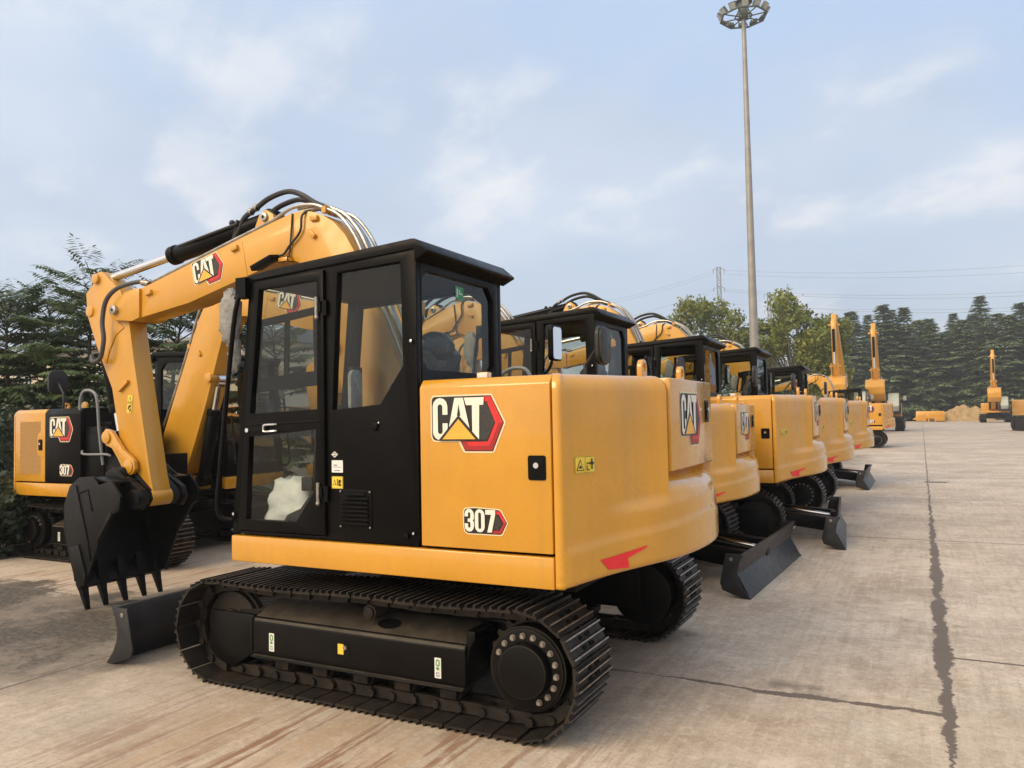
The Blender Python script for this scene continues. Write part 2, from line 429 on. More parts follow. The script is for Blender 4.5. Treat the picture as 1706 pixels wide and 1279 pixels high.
    for x in (.575, -.585):
        o = (x + .03, s * 1.05, .215)
        decal('lifting_sticker', HOOK, [STKW, GRN, GREYP], o if s > 0 else (x - .03, s * 1.05, .215), (-s, 0, 0), (0, 0, 1), .105, tr)
    return tr

def cw_surface():
    """counterweight: y sweep over the tail, z rows from the bottom edge to the rounded top"""
    def lerp(K, y):
        y = abs(y)
        for (a, xa), (b, xb) in zip(K, K[1:]):
            if y <= b: return xa + (xb - xa) * (y - a) / (b - a)
        return K[-1][1]
    KU = [(0, -1.742), (.25, -1.722), (.45, -1.672), (.510, -1.640), (.552, -1.594), (.66, -1.545), (.80, -1.494), (.95, -1.428), (1.15, -1.338)]
    KL = [(0, -1.757), (.25, -1.737), (.45, -1.686), (.60, -1.616), (.78, -1.510), (.95, -1.428), (1.15, -1.338)]
    def soft(K, y, w):
        w = min(w, max(0, 1.14 - abs(y)))
        return sum(lerp(K, y + w * d) for d in (-1, -.66, -.33, 0, .33, .66, 1)) / 7
    def up(y): return soft(KU, y, .035)
    def low(y): return soft(KL, y, .12)
    def sm(x, a, b):
        t = min(1, max(0, (x - a) / (b - a))); return t * t * (3 - 2 * t)
    def pt(y, t, out=0):
        e = 1 - abs(y) / 1.15
        z0 = .745 + .065 * (1 - (1 - e) ** 2); z1 = 1.768
        z = z0 + (z1 - z0) * t
        zb = .925 + .105 * e
        x = low(y) - .010 * (1 - sm(z, zb - .012, zb + .012)) * sm(e, 0, .04)
        k = sm(z, 1.05 + .06 * e, 1.10 + .07 * e)
        x += (up(y) - low(y)) * k
        rec = sm(.485 - abs(y + .01), 0, .012)
        x += rec * sm(z, 1.150, 1.258) * (-1.600 - x)
        # rounding of the lower lip and of the top edge
        r = .0
        if z < z0 + .035: r = .035 - math.sqrt(max(0, .035 ** 2 - (z0 + .035 - z) ** 2)); r *= .8
        if z > z1 - .09: q = z - (z1 - .09); r = .09 - math.sqrt(max(0, .09 ** 2 - q * q))
        d = Vector((x + .2, y, 0)).normalized()
        v = Vector((x, y, z)) - d * r
        if out: v += d * out
        return v
    return pt
CWPT = cw_surface()
def make_counterweight(root):
    ys = []
    n = 92
    for i in range(n + 1): ys.append(1.15 - 2.3 * i / n)
    ys = sorted(set([round(y, 4) for y in ys] + [.476, .469, .463, -.496, -.489, -.483]), reverse=True)
    ts = sorted(set([0, .004, .012, .022, .034] + [i / 56 for i in range(2, 55)] + [.918, .93, .942, .955, .968, .98, .99, .996, 1]))
    vs, fs = [], []
    cols = []
    ys = [y for y in ys if abs(y) < 1.13]
    EDGE = [(-1.298, 1.128), (-1.304, 1.1485), (-1.322, 1.150), (-1.336, 1.146), (-1.345, 1.138)]
    for k in [('e', q, 1) for q in EDGE] + ys + [('e', q, -1) for q in reversed(EDGE)]:
        col = []
        for t in ts:
            if isinstance(k, tuple):
                a, b = CWPT(1.128, t), CWPT(1.128, .5); q = min(.08, Vector((a.x - b.x, a.y - b.y)).length) if (t < .05 or t > .9) else 0
                p = Vector((k[1][0] + q * .35, (k[1][1] - q * .8) * k[2], CWPT(1.15, t).z))
            else: p = CWPT(k, t)
            col.append(len(vs)); vs.append(p)
        cols.append(col)
    for a, b in zip(cols, cols[1:]):
        for i in range(len(ts) - 1): fs.append((a[i], b[i], b[i + 1], a[i + 1]))
    fs.append(tuple(c[-1] for c in cols)); fs.append(tuple(c[0] for c in reversed(cols)))
    mb = MB(); mb.add(vs, fs)
    cw = mb.build('counterweight', YEL, root, ang=40)
    # red reflector marks and warning sticker follow the curved face
    def onface(y, z, out):
        e = 1 - abs(y) / 1.15; z0 = .745 + .065 * (1 - (1 - e) ** 2)
        return CWPT(y, (z - z0) / (1.768 - z0), out)
    for s in (1, -1):
        mb = MB()
        def strip(top, bot, k=10):
            for i in range(k):
                def P(f):
                    a = [top[0][j] + (top[1][j] - top[0][j]) * f for j in (0, 1)]; b = [bot[0][j] + (bot[1][j] - bot[0][j]) * f for j in (0, 1)]
                    return onface(s * a[0], a[1], .004), onface(s * b[0], b[1], .004)
                p, q = P(i / k), P((i + 1) / k)
                mb.add([p[0], p[1], q[1], q[0]], [(0, 1, 2, 3)])
        strip(((.935, .864), (.89, .866)), ((.934, .860), (.89, .810)), 4)
        strip(((.89, .866), (.78, .880)), ((.89, .810), (.765, .802)), 6)
        strip(((.78, .880), (.660, .898)), ((.78, .848), (.660, .890)), 6)
        mb.build('red_reflector', REDR, cw, recalc=False)
    p = onface(1.068, 1.285, .001); q = onface(.95, 1.285, .001)
    warn_sticker(p, (q - p), (0, 0, 1), .134, cw)
    for yy in (.385, -.385):
        e = MB()
        o = [(.045 * math.cos(PI * i / 12), 1.818 + .045 * math.sin(PI * i / 12)) for i in range(13)] + [(-.045, 1.755), (.045, 1.755)]
        hl = [(.024 * math.cos(2 * PI * i / 16), 1.820 + .024 * math.sin(2 * PI * i / 16)) for i in range(16)]
        e.prism([(yy + a, b) for a, b in o], 'x', -1.515, -1.485, 0, [[(yy + a, b) for a, b in hl]])
        e.build('lifting_eye', YEL, cw, bevel=.003)
    return cw

def latch(name, c, ud, parent, w=.085, h=.125):
    """recessed black latch with a steel button on a flat face"""
    u = Vector(ud).normalized(); v = Vector((0, 0, 1)); n = u.cross(v)
    M = Matrix.Translation(c) @ Matrix((u, v, n)).transposed().to_4x4()
    mb = MB()
    def pr(poly, lo, hi, m):
        k = len(poly)
        vs = [M @ Vector((a, b, lo)) for a, b in poly] + [M @ Vector((a, b, hi)) for a, b in poly]
        mb.add(vs, [tuple(range(k)), tuple(range(2 * k - 1, k - 1, -1))] + [(i, (i + 1) % k, k + (i + 1) % k, k + i) for i in range(k)], m)
    pr(rrect(-w / 2, -h / 2, w / 2, h / 2, .012), 0, .004, 0)
    pr(rrect(-w * .36, -h * .38, w * .36, h * .42, .006), .004, .0065, 1)
    pr(rrect(-w * .26, -h * .34, w * .26, -h * .02, .004), .0065, .010, 0)
    k = 14; pr([(.014 * math.cos(2 * PI * i / k), .012 + .014 * math.sin(2 * PI * i / k)) for i in range(k)], .0065, .016, 2)
    return mb.build(name, [BLK, BLKM, CHROME], parent)
def make_blade(root):
    mb = MB()
    face = [(1.905, .368), (1.868, .29), (1.850, .20), (1.955, .0), (1.93, .0), (1.822, .195), (1.842, .30), (1.875, .368)]
    mb.prism(face, 'y', -1.125, 1.125, 0)
    for s in (1, -1):
        mb.prism([(1.905, .368), (1.872, .30), (1.850, .22), (1.853, .165), (1.885, .09), (1.958, .0), (1.90, -.0), (1.72, .06), (1.70, .12), (1.755, .368)], 'y', s * 1.126, s * 1.142, 0)
        mb.cyl((1.80, s * 1.1425, .325), (1.80, s * 1.146, .325), .018, n=12, m=1)
    b = mb.build('dozer_blade', [DARKSTEEL, BOLT], root, bevel=.004)
    for s in (1, -1):
        a = MB(); a.prism([(1.84, .10), (1.84, .27), (.9, .36), (.45, .42), (.45, .28), (.9, .22)], 'y', s * .34, s * .46); a.build('blade_arm', BLK, b, bevel=.008)
    a = MB(); a.cyl((.50, 0, .46), (1.20, 0, .34), .055, n=16); a.cyl((1.20, 0, .34), (1.84, 0, .24), .028, n=12, m=1); a.box(1.78, 1.86, -.07, .07, .18, .30)
    a.build('blade_cylinder', [BLK, CHROME], b, bevel=.004)
    decal('edge_sticker', [(0, [(0, 0), (1, 0), (.2, 1)])], [STKW], (1.899, 1.04, .300), (0, 1, 0), (.4, 0, 1), .055, b)
    return b

def make_lower(root):
    mb = MB()
    mb.box(-.55, .60, -.52, .52, .24, .50)
    for s in (1, -1):
        for x0, x1 in ((-.55, -.25), (.25, .55)):
            mb.prism([(s * .50, .26), (s * .50, .50), (s * .80, .40), (s * .80, .24)], 'x', x0, x1)
    mb.cyl((0, 0, .49), (0, 0, .64), .47, n=36)
    return mb.build('car_body', BLK, root, bevel=.008)

def make_upper(root):
    mb = MB()
    mb.box(-1.28, .45, -.86, .86, .675, .755); mb.box(-1.29, .78, -1.07, 1.07, .748, .757)
    mb.box(-.50, .40, -.45, .45, .60, .66)
    mb.build('upper_frame', BLKM, root, bevel=.008)
    for s, x1a, x1b in ((1, .805, .805), (-1, -.21, -.17)):
        mb = MB(); mb.prism([(-1.296, .745), (-1.296, .897), (x1b, .897), (x1a, .745)], 'y', s * 1.09, s * 1.15)
        mb.build('side_skirt', YEL, root, bevel=.010)
    mb = MB(); mb.box(.74, .803, .16, 1.088, .747, .895); mb.box(.30, .62, -.62, .10, .757, .93); mb.box(.30, .74, -1.05, -.62, .757, .90)
    mb.build('front_deck', YEL, root, bevel=.008)
    mb = MB()
    mb.box(-1.295, -.56, -1.085, 1.085, .757, 1.742)
    mb.box(-.558, -.052, -1.085, -.30, .757, 1.742)
    mb.build('engine_bay', BLKM, root, bevel=.01)
    # left service door (yellow) with its printed marks
    mb = MB(); mb.prism([(1.15, .912), (1.15, 1.722), (1.118, 1.762), (.98, 1.766), (.98, 1.745), (1.09, 1.743), (1.09, .912)], 'x', -1.293, -.552)
    sp = mb.build('side_panel', YEL, root, bevel=.006)
    cat_logo((-.622, 1.15, 1.386), (-1, 0, 0), (0, 0, 1), .43, sp)
    num_decal((-.805, 1.15, .983), (-1, 0, 0), (0, 0, 1), .252, sp)
    latch('latch', (-1.219, 1.15, 1.318), (-1, 0, 0), sp, .094, .118)
    # hood top
    mb = MB(); mb.box(-1.32, -.56, -.975, .975, 1.744, 1.764); mb.box(-.86, -.79, .93, .972, 1.764, 1.80, 1)
    mb.build('hood_top', [YEL, STKW], root, bevel=.006)
    # right side: perforated door and dark hood
    mb = MB()
    mb.prism([(-1.15, .912), (-1.15, 1.722), (-1.118, 1.762), (-.98, 1.766), (-.98, 1.745), (-1.09, 1.743), (-1.09, .912)], 'x', -1.299, -.715)
    gd = mb.build('grille_door', YEL, root, bevel=.006)
    mb = MB(); mb.add([(-1.20, -1.152, 1.0), (-.80, -1.152, 1.0), (-.80, -1.152, 1.20), (-.87, -1.152, 1.25), (-.87, -1.152, 1.46), (-.80, -1.152, 1.51), (-.80, -1.152, 1.62), (-1.20, -1.152, 1.62)], [tuple(range(8))])
    mb.build('grille', GRILLE, gd, smooth=False)
    latch('latch', (-.80, -1.15, 1.345), (1, 0, 0), gd, .075, .13)
    mb = MB()
    mb.prism([(-1.15, .912), (-1.15, 1.705), (-1.10, 1.765), (-.40, 1.770), (-.40, 1.745), (-1.08, 1.743), (-1.08, .912)], 'x', -.711, -.055)
    hp = mb.build('hood_panel', BLK, root, bevel=.006)
    cat_logo((-.62, -1.15, 1.375), (1, 0, 0), (0, 0, 1), .43, hp)
    num_decal((-.43, -1.15, .985), (1, 0, 0), (0, 0, 1), .252, hp)
    mb = MB(); k = 20
    mb.prism([(.05 * math.cos(PI * i / 10) - .55, 1.80 + .05 * math.sin(PI * i / 10)) for i in range(11)] + [(-.60, 1.755), (-.50, 1.755)], 'y', -.75, -.78, 0)
    mb.build('hood_eye', YEL, root, bevel=.003)
    # tank and tool box ahead of the hood
    mb = MB()
    mb.box(-.05, .34, -1.10, -.36, .757, 1.55); mb.box(.342, .80, -1.10, -.40, .757, 1.22); mb.box(.05, .28, -1.0, -.55, 1.55, 1.60); mb.cyl((.16, -.8, 1.6), (.16, -.8, 1.66), .06, n=16)
    mb.box(.0, .30, -1.108, -1.10, .95, 1.45); mb.box(.40, .75, -1.108, -1.10, .85, 1.15)
    mb.build('fuel_tank', BLK, root, bevel=.012)
    mb = MB(); mb.tube([(.30, -1.12, 1.12), (.26, -1.14, 1.5), (.22, -1.14, 1.85), (.13, -1.14, 1.95), (-.02, -1.14, 1.95), (-.08, -1.14, 1.85), (-.08, -1.14, 1.74)], .016)
    mb.tube([(-.03, -1.14, 1.28), (.02, -1.16, 1.24), (.40, -1.16, 1.24), (.46, -1.14, 1.22)], .013)
    mb.build('right_handrail', GREYP, root)
    # vents and mirrors on the hood
    mb = MB(); k = 28
    mb.cyl((-.60, -1.0, 1.74), (-.60, -1.0, 1.95), .014, n=8); mb.tube([(-.60, -1.0, 1.94), (-.66, -1.0, 2.02), (-.72, -.99, 2.08)], .012)
    M = Matrix.Translation((-.735, -.98, 2.085))
    rr = rrect(-.115, -.145, .115, .145, .075, 8)
    mb.prism([(-.98 + a, 2.085 + b) for a, b in rr], 'x', -.765, -.735)
    mb.prism([(-.98 + a * .93, 2.085 + b * .93) for a, b in rr], 'x', -.782, -.765)
    mb.build('hood_mirror', RUB, root, bevel=.006)

def make_cab(root):
    mb = MB()
    # left wall behind the door with the quarter window
    mb.prism([(-.52, .905), (.082, .905), (.082, 2.425), (-.52, 2.455)], 'y', 1.085, 1.13, 0, [[(.0, 2.385), (-.425, 2.40), (-.436, 1.845), (-.285, 1.645), (.045, 1.62)]])
    mb.box(.084, .80, 1.085, 1.128, .905, .922)
    mb.prism([(.084, 2.40), (.084, 2.425), (.655, 2.40), (.66, 2.375)], 'y', 1.085, 1.128)
    # front pillars, lower front, right wall, rear wall
    for y0, y1 in ((1.085, 1.13), (.185, .225)):
        mb.prism([(.755, .905), (.815, .905), (.665, 2.40), (.605, 2.40)], 'y', y0, y1)
    mb.prism([(.225, .905), (.225, 1.05), (1.085, 1.05), (1.085, .905)], 'x', .775, .80)
    mb.prism([(-.52, .905), (.754, .905), (.604, 2.405), (-.52, 2.455)], 'y', .185, .225, 0, [[(-.40, 1.28), (.66, 1.28), (.56, 2.33), (-.30, 2.36), (-.40, 2.28)]])
    mb.prism([(.226, .905), (1.084, .905), (1.084, 2.45), (.226, 2.45)], 'x', -.52, -.475, 0, [[(1.02, 2.355), (.345, 2.355), (.285, 2.28), (.285, 1.88), (.335, 1.825), (1.015, 1.825), (1.065, 1.875), (1.065, 2.31)]])
    mb.box(-.475, .75, .225, 1.085, .905, .935)
    # chrome strip imitates the corner's bright edge highlight; then wall fittings: lock, bolts
    mb.cyl((-.524, 1.128, .93), (-.524, 1.128, 2.39), .007, n=8, m=1)
    mb.cyl((-.25, 1.13, 1.525), (-.25, 1.142, 1.525), .022, n=14); mb.cyl((-.275, 1.13, 1.545), (-.275, 1.136, 1.545), .008, n=8, m=1)
    mb.cyl((-.46, 1.13, .955), (-.46, 1.16, .955), .014, n=10); mb.cyl((-.50, 1.13, .97), (-.50, 1.15, .97), .010, n=8, m=1)
    mb.cyl((-.50, 1.13, 1.97), (-.50, 1.15, 1.97), .011, n=8, m=1)
    mb.cyl((.79, 1.13, 1.02), (.79, 1.15, 1.02), .012, n=8, m=1); mb.cyl((.76, 1.13, 1.62), (.76, 1.15, 1.62), .010, n=8, m=1)
    cab = mb.build('cab', [BLK, CHROME], root, bevel=.006)
    # roof
    mb = MB()
    mb.prism([(.70, 2.378), (.70, 2.405), (.665, 2.432), (.45, 2.455), (-.505, 2.512), (-.525, 2.510), (-.606, 2.440), (-.603, 2.430), (-.522, 2.392), (-.521, 2.456), (.05, 2.426), (.60, 2.40)], 'y', .150, 1.140)
    for x in (.30, -.10): mb.cyl((x, .98, 2.46), (x, .98, 2.50), .018, n=10)
    mb.build('cab_roof', BLK, cab, bevel=.008)
    mb = MB(); mb.box(-.46, .60, .23, 1.08, 2.37, 2.395); mb.build('roof_lining', BLKM, cab)
    # panes
    mb = MB(); mb.prism([(.008, 2.394), (-.434, 2.409), (-.445, 1.84), (-.288, 1.635), (.053, 1.61)], 'y', 1.100, 1.106); mb.build('quarter_pane', GLASS, cab, smooth=False)
    mb = MB(); mb.prism([(1.025, 2.365), (.34, 2.365), (.275, 2.285), (.275, 1.875), (.33, 1.815), (1.02, 1.815), (1.075, 1.87), (1.075, 2.315)], 'x', -.500, -.494)
    rp = mb.build('rear_pane', GLASS, cab, smooth=False)
    decal('exit_sticker', [(0, rrect(0, 0, 1, .85, .08)), (1, [(.15, .15), (.3, .15), (.3, .7), (.15, .7)]), (1, [(.42, .35), (.85, .35), (.85, .45), (.55, .45), (.55, .65), (.42, .65)])], [mat('exit_green', (.02, .22, .10), .4), mat('exit_white', (.45, .62, .5), .4)], (-.501, .70, 2.245), (0, -1, 0), (0, 0, 1), .09, cab)
    mb = MB(); mb.prism([(-.41, 1.27), (.67, 1.27), (.57, 2.34), (-.305, 2.37), (-.41, 2.285)], 'y', .20, .206); mb.build('right_pane', GLASS, cab, smooth=False)
    mb = MB(); mb.prism([(.79, 1.05), (.796, 1.05), (.643, 2.40), (.637, 2.40)], 'y', .226, 1.084); mb.build('windscreen', GLASS, cab, smooth=False)
    # printed plates on the black wall
    decal('diamond_sticker', [(0, [(0, .5), (.5, .12), (1, .5), (.5, .88)]), (1, [(.16, .5), (.5, .24), (.84, .5), (.5, .76)]), (0, [(.3, .42), (.7, .42), (.7, .58), (.3, .58)])], [STKW, DBLK], (.052, 1.13, 1.352), (-1, 0, 0), (0, 0, 1), .046, cab)
    decal('white_sticker', [(0, rrect(0, 0, 1, .86, .05)), (1, [(.1, .36), (.9, .36), (.9, .39), (.1, .39)]), (1, [(.25, .12), (.75, .12), (.75, .18), (.25, .18)]), (1, [(.2, .48), (.5, .48), (.5, .56), (.2, .56)])], [STKW, GREYP], (.050, 1.13, 1.276), (-1, 0, 0), (0, 0, 1), .078, cab)
    decal('yellow_sticker', [(0, rrect(0, 0, 1, .86, .05)), (1, rrect(.03, .03, .97, .83, .04)), (0, rrect(.05, .05, .95, .81, .03)), (1, [(.12, .25), (.42, .25), (.27, .66)]), (0, [(.18, .29), (.36, .29), (.27, .54)]), (1, [(.50, .2), (.56, .2), (.56, .7), (.50, .7)]), (1, [(.64, .2), (.86, .2), (.86, .3), (.72, .36), (.86, .5), (.8, .66), (.64, .6)])], [STK, DBLK], (.050, 1.13, 1.188), (-1, 0, 0), (0, 0, 1), .078, cab)
    # louvred vent
    mb = MB(); mb.prism(rrect(-.225, .975, -.005, 1.185, .015), 'y', 1.13, 1.135)
    for i in range(8):
        z = 1.0 + i * .0225
        mb.prism([(1.135, z), (1.150, z + .002), (1.135, z + .016)], 'x', -.205 + (.0 if i < 7 else .02), -.025 if i < 6 else -.05)
    for x, z in ((-.215, 1.175), (-.015, 1.175), (-.215, .985), (-.015, .985)): mb.cyl((x, 1.135, z), (x, 1.141, z), .007, n=8, m=1)
    mb.build('vent', [BLK, BOLT], cab, bevel=.0015)
    # door
    mb = MB()
    mb.prism([(.09, .930), (.752, .930), (.690, 1.57), (.612, 2.385), (.09, 2.405)], 'y', 1.105, 1.146, 0,
             [[(.135, 2.355), (.575, 2.34), (.652, 1.612), (.140, 1.628)], [(.150, 1.515), (.660, 1.478), (.690, .992), (.300, .995), (.160, 1.180)]])
    mb.prism([(.12, 1.555), (.67, 1.54), (.668, 1.55), (.12, 1.567)], 'y', 1.146, 1.150)
    door = mb.build('cab_door', BLK, root, bevel=.006)
    mb = MB(); mb.prism([(.128, 2.36), (.582, 2.345), (.658, 1.605), (.132, 1.62)], 'y', 1.118, 1.124); mb.build('upper_pane', GLASS, door, smooth=False)
    mb = MB(); mb.prism([(.142, 1.522), (.666, 1.486), (.696, .985), (.296, .987), (.152, 1.177)], 'y', 1.118, 1.124); mb.build('lower_pane', GLASS, door, smooth=False)
    mb = MB(); mb.prism([(.138, 2.215), (.612, 2.165), (.640, 1.735), (.140, 1.765)], 'y', 1.100, 1.112, 0, [[(.195, 2.165), (.375, 2.145), (.385, 1.835), (.190, 1.845)], [(.41, 2.14), (.585, 2.125), (.612, 1.82), (.42, 1.83)]])
    mb.build('sliding_window_frame', BLKM, door, bevel=.003)
    mb = MB()
    mb.prism([(.66, 1.505), (.52, 1.512), (.50, 1.545), (.66, 1.535)], 'y', 1.146, 1.156, 1)
    mb.tube([(.435, 1.146, 1.548), (.435, 1.172, 1.548), (.505, 1.176, 1.545), (.515, 1.176, 1.535), (.515, 1.176, 1.515), (.505, 1.176, 1.507), (.435, 1.172, 1.510), (.435, 1.146, 1.510)], .006, sub=3)
    mb.cyl((.668, 1.146, 1.515), (.668, 1.158, 1.515), .013, n=12)
    mb.build('door_handle', [CHROME, BLKM], door)
    for z in (2.20, 1.165):
        mb = MB(); mb.cyl((.128, 1.158, z - .055), (.128, 1.158, z + .055), .010, n=10, m=1); mb.box(.10, .128, 1.146, 1.158, z - .03, z + .03); mb.box(.066, .098, 1.131, 1.150, z - .05, z + .035); mb.ball((.128, 1.158, z - .06), .013, m=1)
        mb.build('hinge', [BLK, BOLT], door)
    # inside the cab
    mb = MB()
    mb.box(-.30, .20, .42, .90, 1.0, 1.28); mb.prism([(.24, 1.28), (.26, 1.34), (.20, 1.41), (-.26, 1.41), (-.30, 1.28)], 'y', .40, .92)
    mb.prism([(-.16, 1.40), (-.26, 1.40), (-.40, 1.94), (-.34, 2.0), (-.27, 1.94)], 'y', .46, .90)
    mb.ball((-.36, .68, 1.98), 1, sc=(.07, .17, .09), n=16, k=9)
    mb.build('seat', DPLAST, cab, bevel=.025, seg=3)
    mb = MB()
    for y in (.33, .98):
        mb.prism([(.20, 1.15), (.26, 1.52), (.12, 1.56), (-.22, 1.50), (-.20, 1.15)], 'y', y - .07, y + .07)
        mb.tube([(.17, y, 1.55), (.19, y, 1.66), (.20, y, 1.74)], .016, m=0); mb.ball((.20, y, 1.76), .034, sc=(1, 1, 1.4))
    for y in (.56, .74):
        mb.tube([(.55, y, .94), (.52, y, 1.3), (.47, y, 1.66)], .012); mb.box(.52, .66, y - .05, y + .05, .96, .98)
    mb.box(.52, .56, .26, .36, 1.75, 1.92)
    mb.prism([(.20, .94), (.50, .94), (.44, 1.02), (.34, 1.06), (.26, 1.15), (.20, 1.16)], 'y', 1.0, 1.07)
    mb.box(.26, .34, 1.02, 1.06, 1.16, 1.24)
    mb.build('console', SEATM, cab, bevel=.012)
    mb = MB(); mb.prism(rrect(.285, 1.62, .405, 1.90, .05), 'x', .50, .53); mb.tube([(.515, .345, 1.63), (.54, .33, 1.45), (.56, .31, 1.2)], .010)
    mb.build('wrapped_monitor', PLAST, cab, bevel=.006)
    # grab rail and wrapped front mirror
    mb = MB(); mb.tube([(.70, 1.14, 2.38), (.74, 1.17, 2.22), (.80, 1.18, 1.75), (.865, 1.18, 1.25), (.885, 1.18, 1.08), (.865, 1.17, 1.00), (.80, 1.14, .985)], .0145, n=10)
    mb.box(.66, .74, 1.10, 1.17, 2.30, 2.42)
    mb.build('front_grab_rail', BLK, root)
    random.seed(3)
    mb = MB(); mb.ball((.825, 1.13, 2.20), 1, n=18, k=14, sc=(.080, .045, .170)); mb.ball((.80, 1.12, 1.98), 1, n=14, k=10, sc=(.045, .035, .12))
    mb.v = [(x + random.uniform(-.010, .010), y + random.uniform(-.01, .01), z + random.uniform(-.012, .012)) for x, y, z in mb.v]
    mb.build('wrapped_mirror', BWRAP, root, ang=80)
    # right-hand mirror on its arm
    mb = MB(); mb.tube([(-.14, -1.06, 1.70), (-.20, -1.04, 1.86), (-.30, -1.0, 1.93), (-.34, -.98, 2.02)], .012)
    mb.prism([(-.975 + a, 2.125 + b) for a, b in rrect(-.090, -.135, .090, .135, .035)], 'x', -.345, -.385)
    mb.build('side_mirror', BLK, root, bevel=.006)
    mm = bpy.data.objects['side_mirror']
    mb = MB(); mb.add([(-.3875, -.975 + a, 2.125 + b) for a, b in rrect(-.078, -.123, .078, .123, .028)], [tuple(range(24))]); mb.build('mirror_face', MIRR, mm, smooth=False)

YC = -.10
def make_boom(root):
    OUT = [(.34, .93), (.16, .94), (.06, 1.02), (.04, 1.14), (.09, 1.28), (.33, 1.82), (.60, 2.42), (.777, 2.80), (.858, 2.93), (.963, 3.036), (1.07, 3.103), (1.18, 3.145), (1.29, 3.160), (1.382, 3.156), (1.592, 3.108), (1.957, 3.020), (2.474, 2.893), (3.061, 2.748),
           (3.14, 2.738), (3.288, 2.716), (3.401, 2.655), (3.470, 2.60), (3.487, 2.55), (3.45, 2.49), (3.194, 2.462), (3.103, 2.486), (2.507, 2.564), (1.957, 2.692), (1.55, 2.79), (1.40, 2.802), (1.30, 2.77), (1.18, 2.58), (.90, 1.80), (.60, 1.08), (.48, .95)]
    mb = MB(); mb.prism(OUT, 'y', YC - .12, YC + .12)
    # flanges proud of the side plates, welded bosses, pin heads
    for s in (1, -1):
        y = YC + s * .12
        for x, z, a in ((2.99, 2.69, 13), (1.97, 2.955, 13), (1.16, 2.965, -40), (1.14, 3.085, 0), (.80, 2.4, 60)):
            M = Matrix.Translation((x, y, z)) @ Matrix.Rotation(R(a), 4, 'Y'); mb.box(-.035, .035, -.025, .025, -.018, .018, 0, M)
        mb.prism([(3.10, 2.735), (3.14, 2.742), (3.288, 2.720), (3.405, 2.657), (3.474, 2.60), (3.49, 2.55), (3.45, 2.488), (3.194, 2.460), (3.10, 2.484)], 'y', y, y + s * .022)
        mb.prism([(1.895, 3.0), (1.905, 2.996), (1.845, 2.715), (1.835, 2.717)], 'y', y, y + s * .004)
    # ear for the stick cylinder
    for yy in (-.07, .07): mb.prism([(1.90, 2.98), (1.80, 3.08), (1.74, 3.20), (1.67, 3.235), (1.60, 3.19), (1.56, 3.10)], 'y', YC + yy - .02, YC + yy + .02)
    boom = mb.build('boom', YEL_BOOM, root, bevel=.010)
    for x, z, h, rp in ((3.41, 2.572, .175, .040), (1.68, 3.175, .11, .034), (.25, 1.08, .19, .05), (.97, 2.10, .16, .055)):
        mb = MB(); mb.cyl((x, YC - h, z), (x, YC + h, z), rp, n=20)
        if x > 1: mb.cyl((x, YC + h - .002, z), (x, YC + h + .003, z), .016, n=12, m=1)
        mb.build('boom_pin', [PIPE if x > 1 else YEL, BLKM], boom, bevel=.003)
    a = R(12.4)
    for s in (1, -1):
        if s > 0: cat_logo((2.425, YC + .12, 2.650), (-math.cos(a), 0, math.sin(a)), (math.sin(a), 0, math.cos(a)), .36, boom)
        else: cat_logo((2.02, YC - .12, 2.80), (math.cos(a), 0, -math.sin(a)), (math.sin(a), 0, math.cos(a)), .36, boom)
    # steel pipes along the back of the boom
    back = [(.10, 1.45), (.33, 1.90), (.60, 2.50), (.74, 2.83), (.83, 2.98), (.94, 3.095), (1.06, 3.155), (1.20, 3.205), (1.40, 3.205)]
    for k, y in enumerate((-.005, -.07, -.13, -.195)):
        mb = MB()
        pts = [(x - .012 * (k % 2), y, z + .012 * (k % 2)) for x, z in back]
        if k in (0, 3): pts += [(1.60, y, 3.132), (1.97, y, 3.042), (2.48, y, 2.915), (3.0, y, 2.785)]
        mb.tube(pts, .014 if k in (0, 3) else .018, n=8)
        for x, z in ((.60, 2.50), (1.06, 3.15)): mb.box(x - .02, x + .02, y - .024, y + .024, z - .03, z + .02, 1)
        mb.build('boom_pipe', [PIPE, YEL], boom)
    # hydraulic hoses
    for y, dz in ((-.04, 0), (-.16, -.035)):
        mb = MB(); mb.tube([(2.05, y, 3.05 + dz), (1.99, y, 3.12 + dz), (1.93, y, 3.21 + dz), (1.80, y, 3.27 + dz), (1.66, y, 3.33 + dz), (1.47, y, 3.355 + dz), (1.33, y, 3.31 + dz), (1.20, y, 3.23 + dz), (1.06, y, 3.16)], .021)
        for x, z in ((1.86, 3.25), (1.80, 3.275)): mb.cyl((x - .015, y, z + dz - .005), (x + .015, y, z + dz + .005), .028, n=10, m=1)
        mb.build('boom_hose', [RUB, BOLT], boom)
    mb = MB(); mb.tube([(3.0, YC + .10, 2.776), (3.15, YC + .12, 2.80), (3.36, YC + .16, 2.76), (3.50, YC + .17, 2.66), (3.55, YC + .17, 2.48), (3.53, YC + .17, 2.32), (3.59, YC + .16, 2.16), (3.69, YC + .16, 2.13), (3.78, YC + .11, 2.19)], .020)
    mb.cyl((3.02, YC + .10, 2.775), (3.10, YC + .11, 2.79), .026, n=10, m=1)
    mb.build('stick_hose', [HOSEG, BOLT], boom)
    mb = MB(); mb.tube([(1.36, YC + .125, 3.15), (1.37, YC + .135, 2.95), (1.39, YC + .135, 2.80)], .007); mb.tube([(1.20, YC + .10, 3.16), (1.25, YC + .14, 3.12), (1.27, YC + .14, 3.0), (1.38, YC + .14, 2.90), (1.45, YC + .14, 2.84), (1.58, YC + .15, 2.845)], .009)
    mb.build('lamp_cable', RUB, boom)
    mb = MB(); mb.box(1.36, 1.46, YC + .12, YC + .18, 2.775, 2.815, 1)
